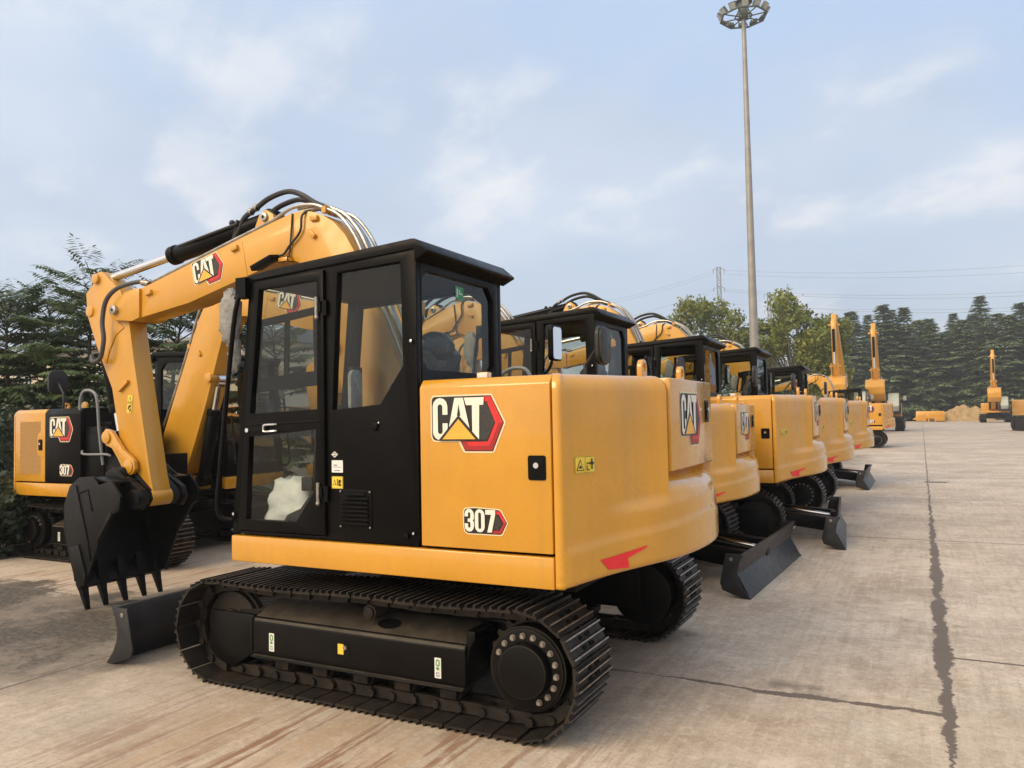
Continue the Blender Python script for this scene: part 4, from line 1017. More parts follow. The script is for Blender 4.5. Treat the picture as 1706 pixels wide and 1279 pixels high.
# ------------------------------------------------------------------ large excavators far off, facing the viewer
def far_excavator(label):
    root = thing('large_excavator', label, 'excavator', group='large excavators with raised booms')
    for s in (1, -1):
        mb = MB(); out = [(-1.5, .0), (1.5, .0), (1.85, .18), (1.98, .45), (1.85, .75), (1.5, .92), (-1.5, .92), (-1.85, .75), (-1.98, .45), (-1.85, .18)]
        mb.prism(out, 'y', s * .90, s * 1.50)
        for i in range(26):
            x = -1.85 + i * .148
            for z in (-.0, .92): mb.box(x, x + .03, *sorted((s * .9, s * 1.5)), z - .0, z + .035)
        for i in range(6): mb.box(1.80, 2.0, *sorted((s * .9, s * 1.5)), .14 + i * .12, .17 + i * .12)
        t = mb.build('track', STEEL, root)
        mb = MB(); mb.box(-1.4, 1.4, *sorted((s * 1.50, s * 1.53)), .3, .62); mb.cyl((-1.5, s * 1.5, .46), (-1.5, s * 1.56, .46), .3); mb.build('track_frame', FRAME, t)
    mb = MB(); mb.box(-1.0, 1.0, -.9, .9, .45, .95); mb.cyl((0, 0, .95), (0, 0, 1.1), .65, n=24); mb.build('car_body', BLK, root)
    mb = MB(); mb.box(-2.0, 1.3, -1.35, 1.35, 1.1, 1.3); mb.box(-2.0, .1, .38, 1.35, 1.3, 2.1); mb.box(-2.0, .9, -1.35, -.40, 1.3, 2.15); mb.box(-1.9, -.2, -.38, .36, 1.3, 2.2); mb.build('upper_body', YELB, root, bevel=.03)
    mb = MB(); mb.prism([(-2.0, -1.3), (-2.0, 1.3), (-2.4, 1.15), (-2.7, .5), (-2.7, -.5), (-2.4, -1.15)], 'z', 1.15, 2.2); mb.build('counterweight', YELB, root, bevel=.04)
    mb = MB()
    P = [(.25, 1.3), (1.75, 1.3), (1.85, 1.9), (1.35, 2.95), (.25, 3.0)]
    Q = [(.34, 1.5), (1.68, 1.5), (1.74, 1.9), (1.28, 2.86), (.34, 2.9)]
    for y in (.42, 1.30): mb.prism(P, 'y', y - .03, y + .03, 0, [Q])
    mb.box(.20, 1.42, .39, 1.33, 2.94, 3.02); mb.box(.2, 1.75, .45, 1.28, 1.3, 1.5); mb.box(.22, .3, .45, 1.28, 1.5, 2.94)
    for y in (.44, 1.26): mb.prism([(1.72, 1.3), (1.84, 1.88), (1.34, 2.94), (1.28, 2.9), (1.76, 1.9), (1.66, 1.3)], 'y', y - .03, y + .05)
    c = mb.build('cab', DARKSTEEL, root)
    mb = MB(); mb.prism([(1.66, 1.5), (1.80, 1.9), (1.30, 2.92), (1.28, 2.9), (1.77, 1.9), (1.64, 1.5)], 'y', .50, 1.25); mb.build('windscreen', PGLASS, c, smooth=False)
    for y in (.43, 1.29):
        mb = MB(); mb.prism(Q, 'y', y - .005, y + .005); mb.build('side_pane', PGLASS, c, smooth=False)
    mb = MB(); mb.box(.6, 1.1, .6, 1.1, 1.5, 1.9); mb.box(.5, .65, .6, 1.1, 1.9, 2.6); mb.build('seat', SEATM, c)
    for s in (1,):
        mb = MB(); mb.tube([(1.75, 1.35, 2.4), (1.85, 1.6, 2.45)], .03); mb.box(1.83, 1.88, 1.52, 1.75, 2.3, 2.65); mb.build('side_mirror', PIPE, root)
    mb = MB(); mb.prism([(.55, 1.35), (.35, 1.7), (1.6, 4.4), (2.1, 5.0), (4.6, 7.4), (4.85, 7.5), (4.95, 7.25), (4.7, 6.95), (2.75, 4.6), (2.4, 4.1), (1.0, 1.5)], 'y', -.40, .02); mb.build('boom', YELB, root, bevel=.03)
    for s in (-.52, .14):
        mb = MB(); mb.cyl((1.35, s, 1.45), (2.0, s, 3.2), .10); mb.cyl((2.0, s, 3.2), (2.3, s, 4.1), .055, m=1); mb.build('boom_cylinder', [BLK, CHROME], root)
    mb = MB(); mb.prism([(4.5, 7.75), (4.8, 7.95), (5.1, 7.5), (5.25, 6.9), (5.0, 4.0), (4.85, 3.7), (4.7, 3.8), (4.72, 6.9), (4.6, 7.3)], 'y', -.34, -.04)
    for s in (-.40, .02): mb.prism([(4.95, 3.9), (5.15, 3.9), (5.35, 4.6), (5.2, 4.7)], 'y', s - .03, s + .03)
    for z in (7.2, 4.5, 3.85): mb.cyl((4.85, -.55, z), (4.85, .17, z), .07, n=10)
    mb.build('arm', YELB, root, bevel=.02)
    mb = MB(); mb.cyl((5.30, -.19, 6.9), (5.32, -.19, 5.4), .085); mb.cyl((5.32, -.19, 5.4), (5.33, -.19, 4.6), .05, m=1); mb.build('bucket_cylinder', [BLK, CHROME], root)
    mb = MB(); S_ = [(x, z - .62) for x, z in [(4.7, 4.35), (5.1, 4.45), (5.5, 4.3), (5.75, 3.9), (5.7, 3.4), (5.35, 3.0), (4.9, 2.85), (4.6, 3.0), (4.75, 3.6)]]
    for y in (-.80, .42): mb.prism(S_, 'y', y - .02, y + .02)
    mb.prism([(x, z - .62) for x, z in [(4.7, 4.35), (5.1, 4.45), (5.5, 4.3), (5.75, 3.9), (5.7, 3.4), (5.35, 3.0), (4.9, 2.85), (4.9, 2.92), (5.30, 3.07), (5.63, 3.42), (5.68, 3.88), (5.46, 4.24), (5.1, 4.38), (4.72, 4.29)]], 'y', -.80, .42)
    bk = mb.build('bucket', YELB, root, bevel=.015)
    for k in range(5):
        y = -.74 + k * .275; mb = MB(); mb.prism([(4.95, 2.22), (4.95, 2.32), (4.6, 2.33)], 'y', y - .05, y + .05); mb.build('bucket_tooth', STEEL, bk)
    return root
fe = far_excavator('large excavator facing the viewer alone in the open yard at right')
ko = [k for k in bpy.data.objects if k.parent is not None]
for o in ko: KIDS.setdefault(o.parent.name, [])
for o in ko:
    if o not in KIDS[o.parent.name]: KIDS[o.parent.name].append(o)
fes = [copy_tree(fe) for _ in range(3)]
def fplace(o, px_, Y, rz, sc=1.0):
    p = at(px_, 690, 1, Y); o.location = (p.x, Y, 0); o.rotation_euler = (0, 0, R(rz)); o.scale = (sc,) * 3
fplace(fe, 1658, 101, -92, .97)
fplace(fes[0], 1470, 66, -90, .98); fes[0]['label'] = 'large excavator with upright yellow boom and bucket behind the end of the row'
fplace(fes[1], 1415, 60, -92, 1.0); fes[1]['label'] = 'large excavator with the tallest upright boom left of the other raised booms'
fplace(fes[2], 1742, 62, -75, .95); fes[2]['label'] = 'large excavator cut by the right edge of the picture with only a track showing'

# ------------------------------------------------------------------ things at the far edge of the yard
p = at(1547, 697, 1, 112)
mb = MB(); mb.prism([(-1.9, .45), (-1.55, .55), (-1.5, 1.45), (1.85, 1.45), (1.95, .9), (1.95, .12), (.9, .12), (.9, .45), (-.25, .45), (-.25, .12), (-1.5, .12), (-1.5, .3), (-1.9, .3)], 'y', -.7, .7)
for x in (-.1, .7): mb.box(x, x + .18, -.72, -.5, 0, .45)
mb.box(-1.4, -.3, -.73, -.70, .55, 1.1); mb.box(.1, 1.7, -.73, -.70, .75, 1.3)
o = mb.build('counterweight_block', YELB, bevel=.03); o.location = (p.x, 112, 0); o.scale = (.92, 1, .92); tag(o, 'long yellow machine casting lying at the far edge of the yard before the cedars', 'casting')
SAND = mat('sand', (.36, .24, .11), .95, var=.25, vs=2, bump=.8, bs=4)
p = at(1603, 697, 1, 114); random.seed(11); mb = MB(); nx, ny = 40, 16
from mathutils import noise as mno
vs = []
for j in range(ny + 1):
    for i in range(nx + 1):
        x = -4.6 + 9.2 * i / nx; y = -3 + 6 * j / ny
        h = 1.75 * math.exp(-((x + .4) / 1.9) ** 2 - (y / 1.6) ** 2) + 1.25 * math.exp(-((x - 2.1) / 1.4) ** 2 - ((y + .3) / 1.3) ** 2) + .7 * math.exp(-((x + 2.8) / 1.1) ** 2 - (y / 1.2) ** 2)
        h *= 1 + .35 * mno.noise(Vector((x * 1.3, y * 1.3, 3)))
        vs.append((x, y, h - .06))
mb.add(vs, [(j * (nx + 1) + i, j * (nx + 1) + i + 1, (j + 1) * (nx + 1) + i + 1, (j + 1) * (nx + 1) + i) for j in range(ny) for i in range(nx)])
o = mb.build('sand_heap', SAND); o.location = (p.x, 114, 0); o.scale = (.9, .9, 1.1); tag(o, 'heap of yellow sand at the far edge of the yard before the cedars', 'sand heap')

# ------------------------------------------------------------------ high-mast light
GALV = mat('galvanised_steel', (.30, .285, .26), .5, metal=.3, var=.12, vs=1.5, streak=.3)
MAST = mat('mast_ring_paint', (.10, .115, .10), .5, var=.15)
LENS = mat('lamp_lens', (.45, .47, .45), .15, var=.1)
mast = thing('mast_light', 'tall grey mast with a ring of floodlights beyond the row', 'light mast', (-8.58, 47.4, 0))
mb = MB(); segs = [(0, .29), (9, .235), (9.05, .225), (17, .18), (17.05, .172), (25.2, .125)]
for (z0, r0), (z1, r1) in zip(segs, segs[1:]): mb.cyl((0, 0, z0), (0, 0, z1), r0, r1, n=14)
mb.cyl((0, 0, 0), (0, 0, .05), .45, n=14); mb.build('pole', GALV, mast)
mb = MB(); zr = 25.25
for i in range(8):
    a, b = 2 * PI * i / 8, 2 * PI * (i + 1) / 8
    for r, z in ((1.36, zr), (.50, zr + .05)): mb.cyl((r * math.cos(a), r * math.sin(a), z), (r * math.cos(b), r * math.sin(b), z), .055 if r > 1 else .04, n=8)
    mb.cyl((.14 * math.cos(a), .14 * math.sin(a), zr), (1.36 * math.cos(a), 1.36 * math.sin(a), zr), .04, n=6)
    mb.cyl((.5 * math.cos(a), .5 * math.sin(a), zr + .05), (.2 * math.cos(a), .2 * math.sin(a), zr + .6), .03, n=6)
mb.cyl((0, 0, zr - .1), (0, 0, zr + .9), .26, .34, n=12); mb.cyl((0, 0, zr + .9), (0, 0, zr + 1.1), .55, .2, n=16)
mb.build('ring', MAST, mast)
for i in range(12):
    a = 2 * PI * (i + .5) / 12; M = Matrix.Rotation(a, 4, 'Z') @ Matrix.Translation((1.36, 0, zr + .22)) @ Matrix.Rotation(R(40), 4, 'Y')
    mb = MB(); mb.box(-.06, .06, -.21, .21, -.20, .20, 0, M); mb.box(.0605, .07, -.18, .18, -.17, .17, 1, M)
    for k in range(3): mb.box(-.11, -.06, -.20 + k * .17, -.16 + k * .17, -.18, .18, 0, M)
    mb.build('floodlight', [MAST, LENS], mast, smooth=False)

# ------------------------------------------------------------------ transmission towers and cables
TOW = mat('tower_steel', (.24, .25, .27), .6, var=.1)
def tower(label, px_, ptop, Y, wd):
    p = at(px_, ptop, 1, Y); H = p.z
    t = thing('power_tower', label, 'power tower', (p.x, Y, 0), .3)
    mb = MB(); ws = lambda z: wd * (1 + 3.2 * max(0, 1 - z / (H * .55)))
    zs = [0, H * .2, H * .38, H * .52] + [H * (.52 + .48 * i / 9) for i in range(1, 10)]
    for za, zb in zip(zs, zs[1:]):
        for k in range(4):
            c = [(-1, -1), (1, -1), (1, 1), (-1, 1)]; (ax, ay), (bx, by) = c[k], c[(k + 1) % 4]
            wa, wb = ws(za) / 2, ws(zb) / 2
            mb.cyl((ax * wa, ay * wa, za), (ax * wb, ay * wb, zb), .10, n=5); mb.cyl((ax * wa, ay * wa, za), (bx * wb, by * wb, zb), .06, n=4); mb.cyl((bx * wa, by * wa, za), (ax * wb, ay * wb, zb), .06, n=4); mb.cyl((ax * wb, ay * wb, zb), (bx * wb, by * wb, zb), .05, n=4)
    mb.build('lattice', TOW, t, smooth=False)
    for z in (.985, .86, .74):
        mb = MB(); mb.prism([(-1.5, H * z - .1), (0, H * z + .5), (1.5, H * z - .1), (1.5, H * z), (0, H * z + .6), (-1.5, H * z)], 'y', -.12, .12)
        for s in (1, -1): mb.cyl((s * 1.4, 0, H * z), (s * 1.4, 0, H * z - .9), .08, n=5)
        mb.build('cross_arm', TOW, t, smooth=False)
tower('nearer lattice power tower rising behind the round tree left of the mast', 1197, 445, 205, .95)
tower('farther lattice power tower right of the mast', 1281, 488, 240, .9)
CAB = mat('cable_grey', (.26, .28, .31), .6, var=.05)
wires = [(1204, 450, 1720, 441, 205), (1204, 456, 1720, 453, 206), (1205, 482, 1720, 485, 205), (1205, 485, 1720, 492, 206), (1212, 506, 1720, 511, 230), (1286, 509, 1720, 517, 231), (1286, 536, 1720, 539, 240), (1286, 540, 1720, 545, 241)]
for i, (xa, ya, xb, yb, Y) in enumerate(wires):
    a, b = at(xa, ya, 1, Y), at(xb, yb, 1, Y); mb = MB()
    mb.tube([a + (b - a) * (k / 8) - Vector((0, 0, 1.2 * (1 - (2 * k / 8 - 1) ** 2))) for k in range(9)], .032, n=5, sub=1)
    tag(mb.build('power_cable', CAB), 'thin power cable crossing the sky to the right of the power towers', 'power cable', 'power cables to the right of the towers')
for i, (xa, ya, xb, yb, Y) in enumerate([(1190, 450, 960, 510, 205), (1190, 455, 960, 515, 206), (1190, 482, 960, 545, 205)]):
    a, b = at(xa, ya, 1, Y), at(xb, yb, 1, 160); mb = MB()
    mb.tube([a + (b - a) * (k / 8) - Vector((0, 0, 1.0 * (1 - (2 * k / 8 - 1) ** 2))) for k in range(9)], .022, n=5, sub=1)
    tag(mb.build('power_cable', CAB), 'thin power cable slanting down left of the power towers', 'power cable', 'power cables to the left of the towers')
# ------------------------------------------------------------------ vegetation
def leaf_mat(name, a, b_, rough=.6, sc=1.5):
    m, nt, b = nodes(name)
    co = N(nt, 'ShaderNodeTexCoord').outputs['Object']
    oi = N(nt, 'ShaderNodeObjectInfo')
    n1 = noise(nt, co, sc, 4, .6); gi = N(nt, 'ShaderNodeNewGeometry').outputs['Random Per Island']
    f = math_(nt, 'ADD', math_(nt, 'MULTIPLY', ramp(nt, n1, .3, .7), .55), math_(nt, 'MULTIPLY', gi, .45))
    c = mixc(nt, f, a, b_)
    c = mixc(nt, math_(nt, 'MULTIPLY', oi.outputs['Random'], .35), c, tuple(x * .7 for x in a))
    L(nt, c, b.inputs['Base Color']); b.inputs['Roughness'].default_value = rough
    tl = N(nt, 'ShaderNodeBsdfTranslucent'); L(nt, c, tl.inputs[0])
    mx = N(nt, 'ShaderNodeMixShader'); mx.inputs[0].default_value = .30
    L(nt, b.outputs[0], mx.inputs[1]); L(nt, tl.outputs[0], mx.inputs[2]); L(nt, mx.outputs[0], nt.nodes['Material Output'].inputs[0])
    return m
BARK = mat('bark', (.075, .060, .045), .9, var=.3, vs=8, bump=.6, bs=20)
PBARK = mat('pale_bark', (.22, .20, .16), .85, var=.25, vs=6)
CEDM = leaf_mat('cedar_needles', (.085, .125, .060), (.32, .39, .19), .7, .5)
BROADM = leaf_mat('broad_leaves', (.095, .135, .024), (.36, .38, .085), .55, .5)
PINM = leaf_mat('pinnate_leaves', (.050, .088, .040), (.21, .27, .12), .30, 1.2)
SHRM = leaf_mat('shrub_leaves', (.018, .034, .018), (.06, .085, .04), .5, 1.5)
rnd = random.Random(21)

def cedar(H, Rr, seed):
    r = random.Random(seed); mb = MB()
    z = .06 * H; tier = 0; ph = Vector((seed * 3.1, 0, 0))
    while z < H * .985:
        f = z / H; rad = Rr * (1 - f) ** .72 * (0.55 + .45 * min(1, f / .12)) * r.uniform(.78, 1.12)
        nb = max(5, int(6 + 8 * (1 - f)))
        a0 = r.uniform(0, 7)
        for i in range(nb):
            a = a0 + 2 * PI * i / nb + r.uniform(-.25, .25); ln = rad * r.uniform(.55, 1.2) * (1 + .9 * mno.noise(Vector((math.cos(a) * 1.1, math.sin(a) * 1.1, z * .30)) + ph)) + .12
            rise = r.uniform(-.06, .10) + .5 * f ** 3
            k = max(3, int(ln / .30)); zj = z + r.uniform(-.12, .12)
            sag = r.uniform(.12, .22)
            for j in range(1, k + 1):
                t = j / k; d = ln * t
                c = Vector((math.cos(a) * d, math.sin(a) * d, zj + d * rise - sag * d * t))
                wd = (.35 + .95 * math.sin(PI * min(1, t * .8 + .1)) * min(1, ln / 2.2)) * r.uniform(.8, 1.1)
                for q in (-2, -1, 0, 1, 2):
                    if r.random() < .12: continue
                    cc = c + Vector((-math.sin(a), math.cos(a), 0)) * (q * wd * .36) + Vector((r.uniform(-.1, .1), r.uniform(-.1, .1), r.uniform(-.07, .07) - abs(q) * .05 * wd))
                    aa = a + q * .42 + r.uniform(-.3, .3); u = Vector((math.cos(aa), math.sin(aa), r.uniform(-.45, .02))) * r.uniform(.34, .58); v = Vector((-math.sin(aa), math.cos(aa), r.uniform(-.30, .30))) * r.uniform(.12, .20)
                    mb.add([cc - u * .6, cc - v, cc + u, cc + v], [(0, 1, 2, 3)])
        z += H * r.uniform(.024, .042) * (1.05 - .45 * f); tier += 1
    t = MB(); t.cyl((0, 0, 0), (0, 0, H * .97), H * .016, .02, n=8)
    for i in range(18):
        f = .1 + .75 * i / 18; a = i * 2.4; rad = Rr * (1 - f) ** .72 * .8
        t.cyl((0, 0, f * H), (math.cos(a) * rad, math.sin(a) * rad, f * H + rad * .05), .05, .015, n=5)
    return mb, t
def tree_thing(name, label, cat, crown, trunk, leafm, barkm, group=None):
    root = thing(name, label, cat, group=group)
    crown.build('crown', leafm, root, recalc=False, smooth=False); trunk.build('trunk', barkm, root)
    return root
CG = 'cedars at the far edge of the yard'
protos = []
for i, (H, Rr) in enumerate([(15, 5.8), (16.5, 5.0), (13.5, 6.4), (17.5, 4.0)]):
    c, t = cedar(H, Rr, 40 + i); protos.append(tree_thing('cedar_tree', 'cedar', 'cedar tree', c, t, CEDM, BARK, CG))
for o in list(bpy.data.objects):
    if o.parent in protos: KIDS.setdefault(o.parent.name, []).append(o)
# (photo x, distance row, variant, height factor)
ced = [(1244, 118, 0, .95, 'dark cedar seen between the round tree and the mast'),
       (1292, 132, 2, .92, 'dark cedar showing low behind the airy tree right of the mast'),
       (1340, 128, 0, .93, 'dark cedar hidden for the most part by the airy tree'),
       (1385, 134, 2, 1.02, 'dark cedar right behind the airy tree, left of the tallest boom'),
       (1424, 124, 0, 1.07, 'dark cedar between the two upright booms at the end of the row'),
       (1452, 137, 3, .98, 'dark cedar directly behind the second upright boom'),
       (1478, 124, 1, 1.03, 'tall cedar just right of the second upright boom'),
       (1492, 140, 3, 1.03, 'slim cedar top rising behind the tall cedar right of the second boom'),
       (1512, 125, 1, 1.00, 'tiered cedar above the left end of the yellow casting'),
       (1538, 133, 2, 1.12, 'broad cedar above the yellow casting'),
       (1556, 126, 0, .92, 'lower tiered cedar between casting and sand heap'),
       (1553, 143, 1, 1.00, 'cedar top standing behind the lower cedar at the sand heap'),
       (1580, 129, 2, .95, 'lower cedar behind the left slope of the sand heap'),
       (1595, 142, 3, .97, 'narrow cedar spire above the sand heap'),
       (1608, 127, 0, .94, 'wide cedar behind the right slope of the sand heap'),
       (1628, 136, 1, .96, 'cedar left of the highest spire'),
       (1641, 146, 3, 1.14, 'highest cedar spire above the lone large excavator'),
       (1650, 126, 2, .98, 'cedar directly behind the lone large excavator'),
       (1672, 133, 0, 1.02, 'cedar just right of the lone large excavator'),
       (1690, 125, 2, 1.05, 'wide cedar near the right edge of the picture'),
       (1708, 138, 1, 1.06, 'cedar cut by the right edge of the picture'),
       (1735, 126, 0, 1.05, 'cedar beyond the right edge of the picture')]
seen = set()
for i, (px_, Y, vi, hf, lab) in enumerate(ced):
    o = protos[vi] if vi not in seen else copy_tree(protos[vi]); seen.add(vi)
    p = at(px_, 690, 1, Y); o.location = (p.x, Y, 0); o.rotation_euler = (0, 0, rnd.uniform(0, 6.3)); o.scale = (hf * rnd.uniform(.9, 1.1), hf * rnd.uniform(.9, 1.1), hf)
    o['label'] = lab

def broad(H, blobs, seed, leaf=.21, n=95, trunk_r=.2):
    r = random.Random(seed); mb = MB(); t = MB()
    t.tube([(0, 0, 0), (.1, .05, H * .2), (-.1, .1, H * .38)], trunk_r, n=8, r1=trunk_r * .7)
    for (x, y, z, R_) in blobs:
        s = Vector((-.1, .1, H * .36)); e = Vector((x, y, z)); mdl = (s + e) / 2 + Vector((r.uniform(-.4, .4), r.uniform(-.4, .4), -.25))
        t.tube([s, mdl, e], trunk_r * .42, n=6, r1=.025)
        for q in range(4):
            e2 = e + Vector((r.uniform(-1, 1), r.uniform(-1, 1), r.uniform(-.4, .9))) * R_ * .8; t.tube([mdl + (e - mdl) * .5, (e + e2) / 2 + Vector((0, 0, -.1)), e2], .035, n=4, r1=.012, sub=2)
        for k in range(int(n * R_ * R_)):
            d = Vector((r.gauss(0, 1), r.gauss(0, 1), r.gauss(0, .8))).normalized() * (R_ * (r.random() ** .42))
            c = e + d
            for _ in range(3):
                cc = c + Vector((r.gauss(0, .16), r.gauss(0, .16), r.gauss(0, .13)))
                u = Vector((r.gauss(0, 1), r.gauss(0, 1), r.gauss(-.3, .6))).normalized(); v = u.orthogonal().normalized(); v.rotate(Matrix.Rotation(r.uniform(0, 6), 3, u))
                l = leaf * r.uniform(.7, 1.3)
                mb.add([cc - u * l * .6, cc + v * l * .38, cc + u * l * .8, cc - v * l * .38], [(0, 1, 2, 3)])
    return mb, t
r_ = random.Random(9)
bl = []
for i in range(34):
    a = r_.uniform(0, 2 * PI); z = r_.uniform(4.2, 9.4); k = math.sqrt(max(.05, 1 - ((z - 6.4) / 3.7) ** 2)); rr = 3.5 * k * r_.uniform(.35, 1.0)
    bl.append((rr * math.cos(a), rr * math.sin(a), z, r_.uniform(.75, 1.15)))
c, t = broad(10, bl, 3, n=150)
o = tree_thing('broadleaf_tree', 'round light green tree standing left of the mast', 'tree', c, t, BROADM, PBARK); p = at(1172, 690, 1, 62); o.location = (p.x, 62, 0); o.scale = (.93, .93, 1.08)
bl = []
for i in range(17):
    a = r_.uniform(0, 2 * PI); z = r_.uniform(6.2, 10.3); rr = r_.uniform(.3, 2.3) * (1.25 - (z - 6.2) / 7)
    bl.append((rr * math.cos(a) - .4, rr * math.sin(a), z, r_.uniform(.6, 1.0)))
for i in range(13): bl.append((r_.uniform(-3.6, -1.0), r_.uniform(-1.5, 1.5), r_.uniform(5.6, 8.2), r_.uniform(.5, .95)))
for i in range(30): bl.append((r_.uniform(.8, 3.5), r_.uniform(-2, 2), r_.uniform(2.2, 8.1), r_.uniform(.8, 1.15)))
c, t = broad(10.5, bl, 5, n=135)
o = tree_thing('broadleaf_tree', 'airy light green tree right of the mast with sky showing through its crown', 'tree', c, t, BROADM, PBARK); p = at(1326, 690, 1, 64); o.location = (p.x, 64, 0); o.scale = (1, 1, 1.03)

def pinnate(h, spread, seed, nb, lean=(0, 0)):
    r = random.Random(seed); mb = MB(); t = MB()
    top = Vector((lean[0], lean[1], h))
    def stem(f): return Vector((lean[0] * f * f + .06 * math.sin(f * 7 + seed), lean[1] * f * f + .06 * math.cos(f * 5), h * f))
    t.tube([stem(i / 8) for i in range(9)], .075, n=8, r1=.012)
    def leaflet(p, d, ln, wd):
        dn = Vector((0, 0, 1)); s = d.cross(dn)
        s = s.normalized() if s.length > .01 else Vector((1, 0, 0))
        m_ = p + d * ln * .45 + Vector((0, 0, -.012)); e = p + d * ln + Vector((0, 0, -ln * .28))
        mb.add([p, m_ + s * wd + Vector((0, 0, -.004)), e, m_ - s * wd + Vector((0, 0, -.004))], [(0, 1, 2, 3)])
    def frond(p, d, ln):
        n = max(4, int(ln / .052)); q = p.copy(); dd = d.copy(); st = ln / n
        for i in range(n):
            dd = (dd + Vector((0, 0, -.05))).normalized(); q = q + dd * st; f = (i + 1) / n
            s = dd.cross(Vector((0, 0, 1))); s = s.normalized() if s.length > .01 else Vector((1, 0, 0))
            for k in (1, -1):
                ld = (dd * .55 + s * k * .85 + Vector((r.uniform(-.1, .1), r.uniform(-.1, .1), -.22 + r.uniform(-.15, .1)))).normalized()
                leaflet(q, ld, (.125 + .085 * math.sin(PI * min(1, f * .9 + .1))) * r.uniform(.85, 1.2), .029)
        leaflet(q, dd, .17, .025)
    for i in range(nb):
        f = .10 + .90 * (i + .5) / nb; a = i * 2.399 + r.uniform(-.3, .3)
        el = R(4 + 44 * f ** 3 + r.uniform(-12, 12)); L_ = spread * (1.0 - .50 * f ** 2.2) * r.uniform(.65, 1.15)
        d = Vector((math.cos(a) * math.cos(el), math.sin(a) * math.cos(el), math.sin(el))); p = stem(f); pts = [p.copy()]
        k = max(3, int(L_ / .14)); cur = p.copy(); dd = d.copy()
        for j in range(k):
            dd = (dd + Vector((r.uniform(-.06, .06), r.uniform(-.06, .06), -.025))).normalized(); cur = cur + dd * (L_ / k); pts.append(cur.copy())
            if j >= k * .06:
                for sg in (1, -1):
                    if r.random() < .12: continue
                    s = dd.cross(Vector((0, 0, 1))).normalized() * sg
                    frond(cur, (dd * .75 + s * .75 + Vector((0, 0, .12))).normalized(), r.uniform(.28, .48) * (1.1 - .4 * j / k))
        frond(cur, dd, r.uniform(.34, .5))
        t.tube(pts, .016, n=5, r1=.004, sub=1)
    return mb, t
def at_xy(px_, Y): return at(px_, 690, 1, Y).x
pin = [(146, 9.6, 4.42, 1.15, 58, 'tallest feather-leaved tree behind the arm of the nearest excavator'),
       (18, 9.0, 3.95, 1.25, 88, 'bushy feather-leaved tree at the left edge of the picture'),
       (78, 10.4, 4.15, 1.3, 64, 'feather-leaved tree between the tallest one and the left edge'),
       (205, 10.2, 3.8, 1.25, 54, 'feather-leaved tree behind the arm, right of the tallest one'),
       (292, 10.6, 3.85, 1.45, 56, 'feather-leaved tree seen between the arm and the opposite boom'),
       (368, 11.2, 3.75, 1.4, 50, 'feather-leaved tree seen just left of the nearest cab'),
       (470, 12.6, 3.6, 1.4, 46, 'feather-leaved tree seen through the door glass of the nearest cab')]
for i, (px_, Y, h, sp_, nb, lab) in enumerate(pin):
    c, t = pinnate(h, sp_, 60 + i, nb, (rnd.uniform(-.3, .3), rnd.uniform(-.2, .2)))
    o = tree_thing('feather_leaf_tree', lab, 'tree', c, t, PINM, BARK, 'feather-leaved trees behind the opposite excavator'); o.location = (at_xy(px_, Y), Y, 0)
# shrubs and a fan of fronds at the foot of the trees
def shrub(h, w_, seed, n, leaf=.07):
    r = random.Random(seed); mb = MB(); t = MB()
    for i in range(14):
        a = r.uniform(0, 6.3); e = Vector((math.cos(a) * w_ * .7 * r.random(), math.sin(a) * w_ * .7 * r.random(), h * r.uniform(.5, .9))); t.tube([(0, 0, 0), e * .5 + Vector((0, 0, .1)), e], .018, n=5, r1=.006)
    for i in range(n):
        d = Vector((r.gauss(0, 1), r.gauss(0, 1), r.gauss(0, 1))).normalized() * r.random() ** .4; c = Vector((d.x * w_, d.y * w_, h * .52 + d.z * h * .5))
        c.x += .25 * mno.noise(c * 1.7); c.z = max(.03, c.z + .2 * mno.noise(c * 2.1 + Vector((5, 0, 0))))
        u = Vector((r.gauss(0, 1), r.gauss(0, 1), r.gauss(-.2, .6))).normalized(); v = u.orthogonal().normalized(); v.rotate(Matrix.Rotation(r.uniform(0, 6), 3, u)); l = leaf * r.uniform(.7, 1.4)
        mb.add([c - u * l * .6, c + v * l * .35, c + u * l * .8, c - v * l * .35], [(0, 1, 2, 3)])
    return mb, t
for i, (px_, Y, h, w_, lab) in enumerate([(-30, 7.0, 2.0, 1.1, 'dark shrub at the left edge beside the opposite excavator'), (40, 8.6, 2.3, 1.3, 'dark shrub behind the tail of the opposite excavator'), (110, 9.0, 2.1, 1.2, 'dark shrub behind the black hood of the opposite excavator'), (190, 9.2, 2.2, 1.2, 'dark shrub behind the handrail of the opposite excavator'), (-20, 5.6, .9, .8, 'low dark shrub on the soil at the left edge')]):
    c, t = shrub(h, w_, 80 + i, 5200, .075); root = thing('shrub', lab, 'shrub', (at_xy(px_, Y), Y, 0)); c.build('foliage', SHRM, root, recalc=False, smooth=False); t.build('stems', BARK, root)
mb = MB(); r = random.Random(4)
for i in range(16):
    a = i * 2.4; L_ = r.uniform(.7, 1.1); pts = [Vector((0, 0, .9))]
    for j in range(1, 9): f = j / 8; pts.append(Vector((math.cos(a) * L_ * f, math.sin(a) * L_ * f, .9 + .75 * f - 1.0 * f * f)))
    for j in range(1, 9):
        for q in range(3):
            p = pts[j - 1] + (pts[j] - pts[j - 1]) * (q / 3); d = (pts[j] - pts[j - 1]).normalized(); s = d.cross(Vector((0, 0, 1))).normalized()
            for k in (1, -1):
                ld = (d * .6 + s * k * .8 + Vector((0, 0, -.25))).normalized(); wv = d * .012; mb.add([p - wv, p + wv, p + ld * .26], [(0, 1, 2)])
t = MB(); t.cyl((0, 0, 0), (0, 0, .95), .09, .07, n=10)
for i in range(16):
    a = i * 2.4; t.tube([(0, 0, .9), (math.cos(a) * .4, math.sin(a) * .4, 1.12)], .012, n=4)
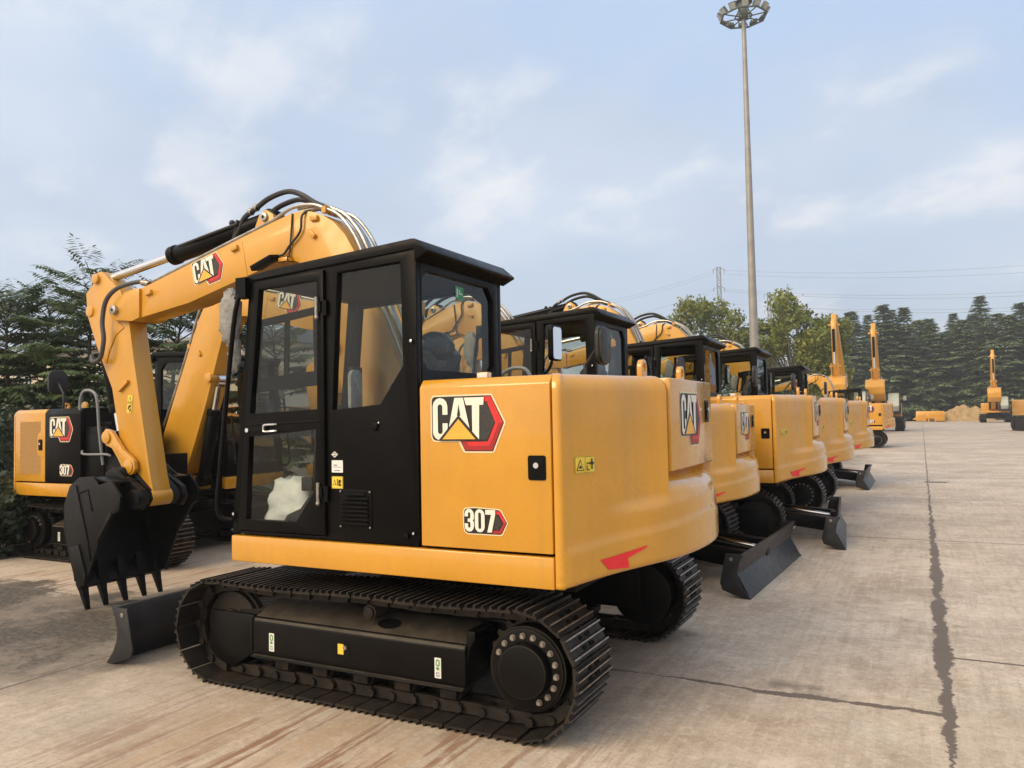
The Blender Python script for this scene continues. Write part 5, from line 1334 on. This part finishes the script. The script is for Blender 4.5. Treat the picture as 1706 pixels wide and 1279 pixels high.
root = thing('palm', 'small palm with pale fronds at the left edge behind the opposite excavator', 'palm', (at_xy(4, 7.4), 7.4, .25)); root.location.z = 0
mb.v = [(x, y, z + .35) for x, y, z in mb.v]; t.v = [(x, y, z + (.35 if z > .1 else 0)) for x, y, z in t.v]
mb.build('fronds', leaf_mat('palm_fronds', (.10, .11, .04), (.22, .22, .10), .5), root, recalc=False, smooth=False); t.build('trunk', BARK, root)

# ------------------------------------------------------------------ hall behind the trees
WALL = mat('cream_render', (.62, .53, .42), .85, var=.08, vs=.4, streak=.2)
hall = thing('hall', 'long cream hall with orange base glimpsed through the leaves at left', 'building', (-52, 36, 0))
mb = MB(); mb.box(-32, 14, 0, 14, 2.6, 7.2); mb.build('wall', WALL, hall)
mb = MB(); mb.box(-32.05, 14.05, -.05, 14, 0, 2.6); mb.build('wall_base', mat('orange_render', (.52, .22, .06), .8, var=.1), hall)
mb = MB(); mb.prism([(-.6, 7.2), (7, 8.4), (14.6, 7.2), (14.6, 7.0), (-.6, 7.0)], 'x', -32.6, 14.6); mb.build('roof', mat('grey_sheet_roof', (.25, .26, .28), .5, var=.1), hall)
for i in range(9):
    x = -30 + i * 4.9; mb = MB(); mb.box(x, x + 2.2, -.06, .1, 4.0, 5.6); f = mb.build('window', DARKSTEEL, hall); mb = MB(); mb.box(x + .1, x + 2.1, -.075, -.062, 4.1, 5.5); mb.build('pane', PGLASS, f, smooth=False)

# ------------------------------------------------------------------ the air
hm = bpy.data.materials.new('haze'); hm.use_nodes = True; hn = hm.node_tree; hn.nodes.remove(hn.nodes['Principled BSDF'])
pv = N(hn, 'ShaderNodeVolumePrincipled'); pv.inputs['Color'].default_value = (.90, .91, .92, 1); pv.inputs['Density'].default_value = .0011; pv.inputs['Anisotropy'].default_value = .2
L(hn, pv.outputs[0], hn.nodes['Material Output'].inputs['Volume'])
mb = MB(); mb.box(-330, 330, -60, 520, -1, 46)
tag(mb.build('haze', hm, smooth=False), kind='stuff')
for o in bpy.data.objects:
    if o.get('kind') == 'structure' and o.type == 'MESH' and o.name in ('concrete_yard', 'grass_verge'):
        for v in o.data.vertices: v.co.x = max(-320, min(320, v.co.x)); v.co.y = max(-50, min(510, v.co.y))
# ------------------------------------------------------------------ render settings
scene.view_settings.view_transform = 'Standard'; scene.view_settings.look = 'None'
scene.view_settings.exposure = .45; scene.view_settings.gamma = 1
scene.render.engine = 'CYCLES'
cy = scene.cycles
cy.max_bounces = 10; cy.transparent_max_bounces = 24; cy.diffuse_bounces = 4; cy.glossy_bounces = 4
cy.caustics_reflective = False; cy.caustics_refractive = False
cy.use_denoising = True
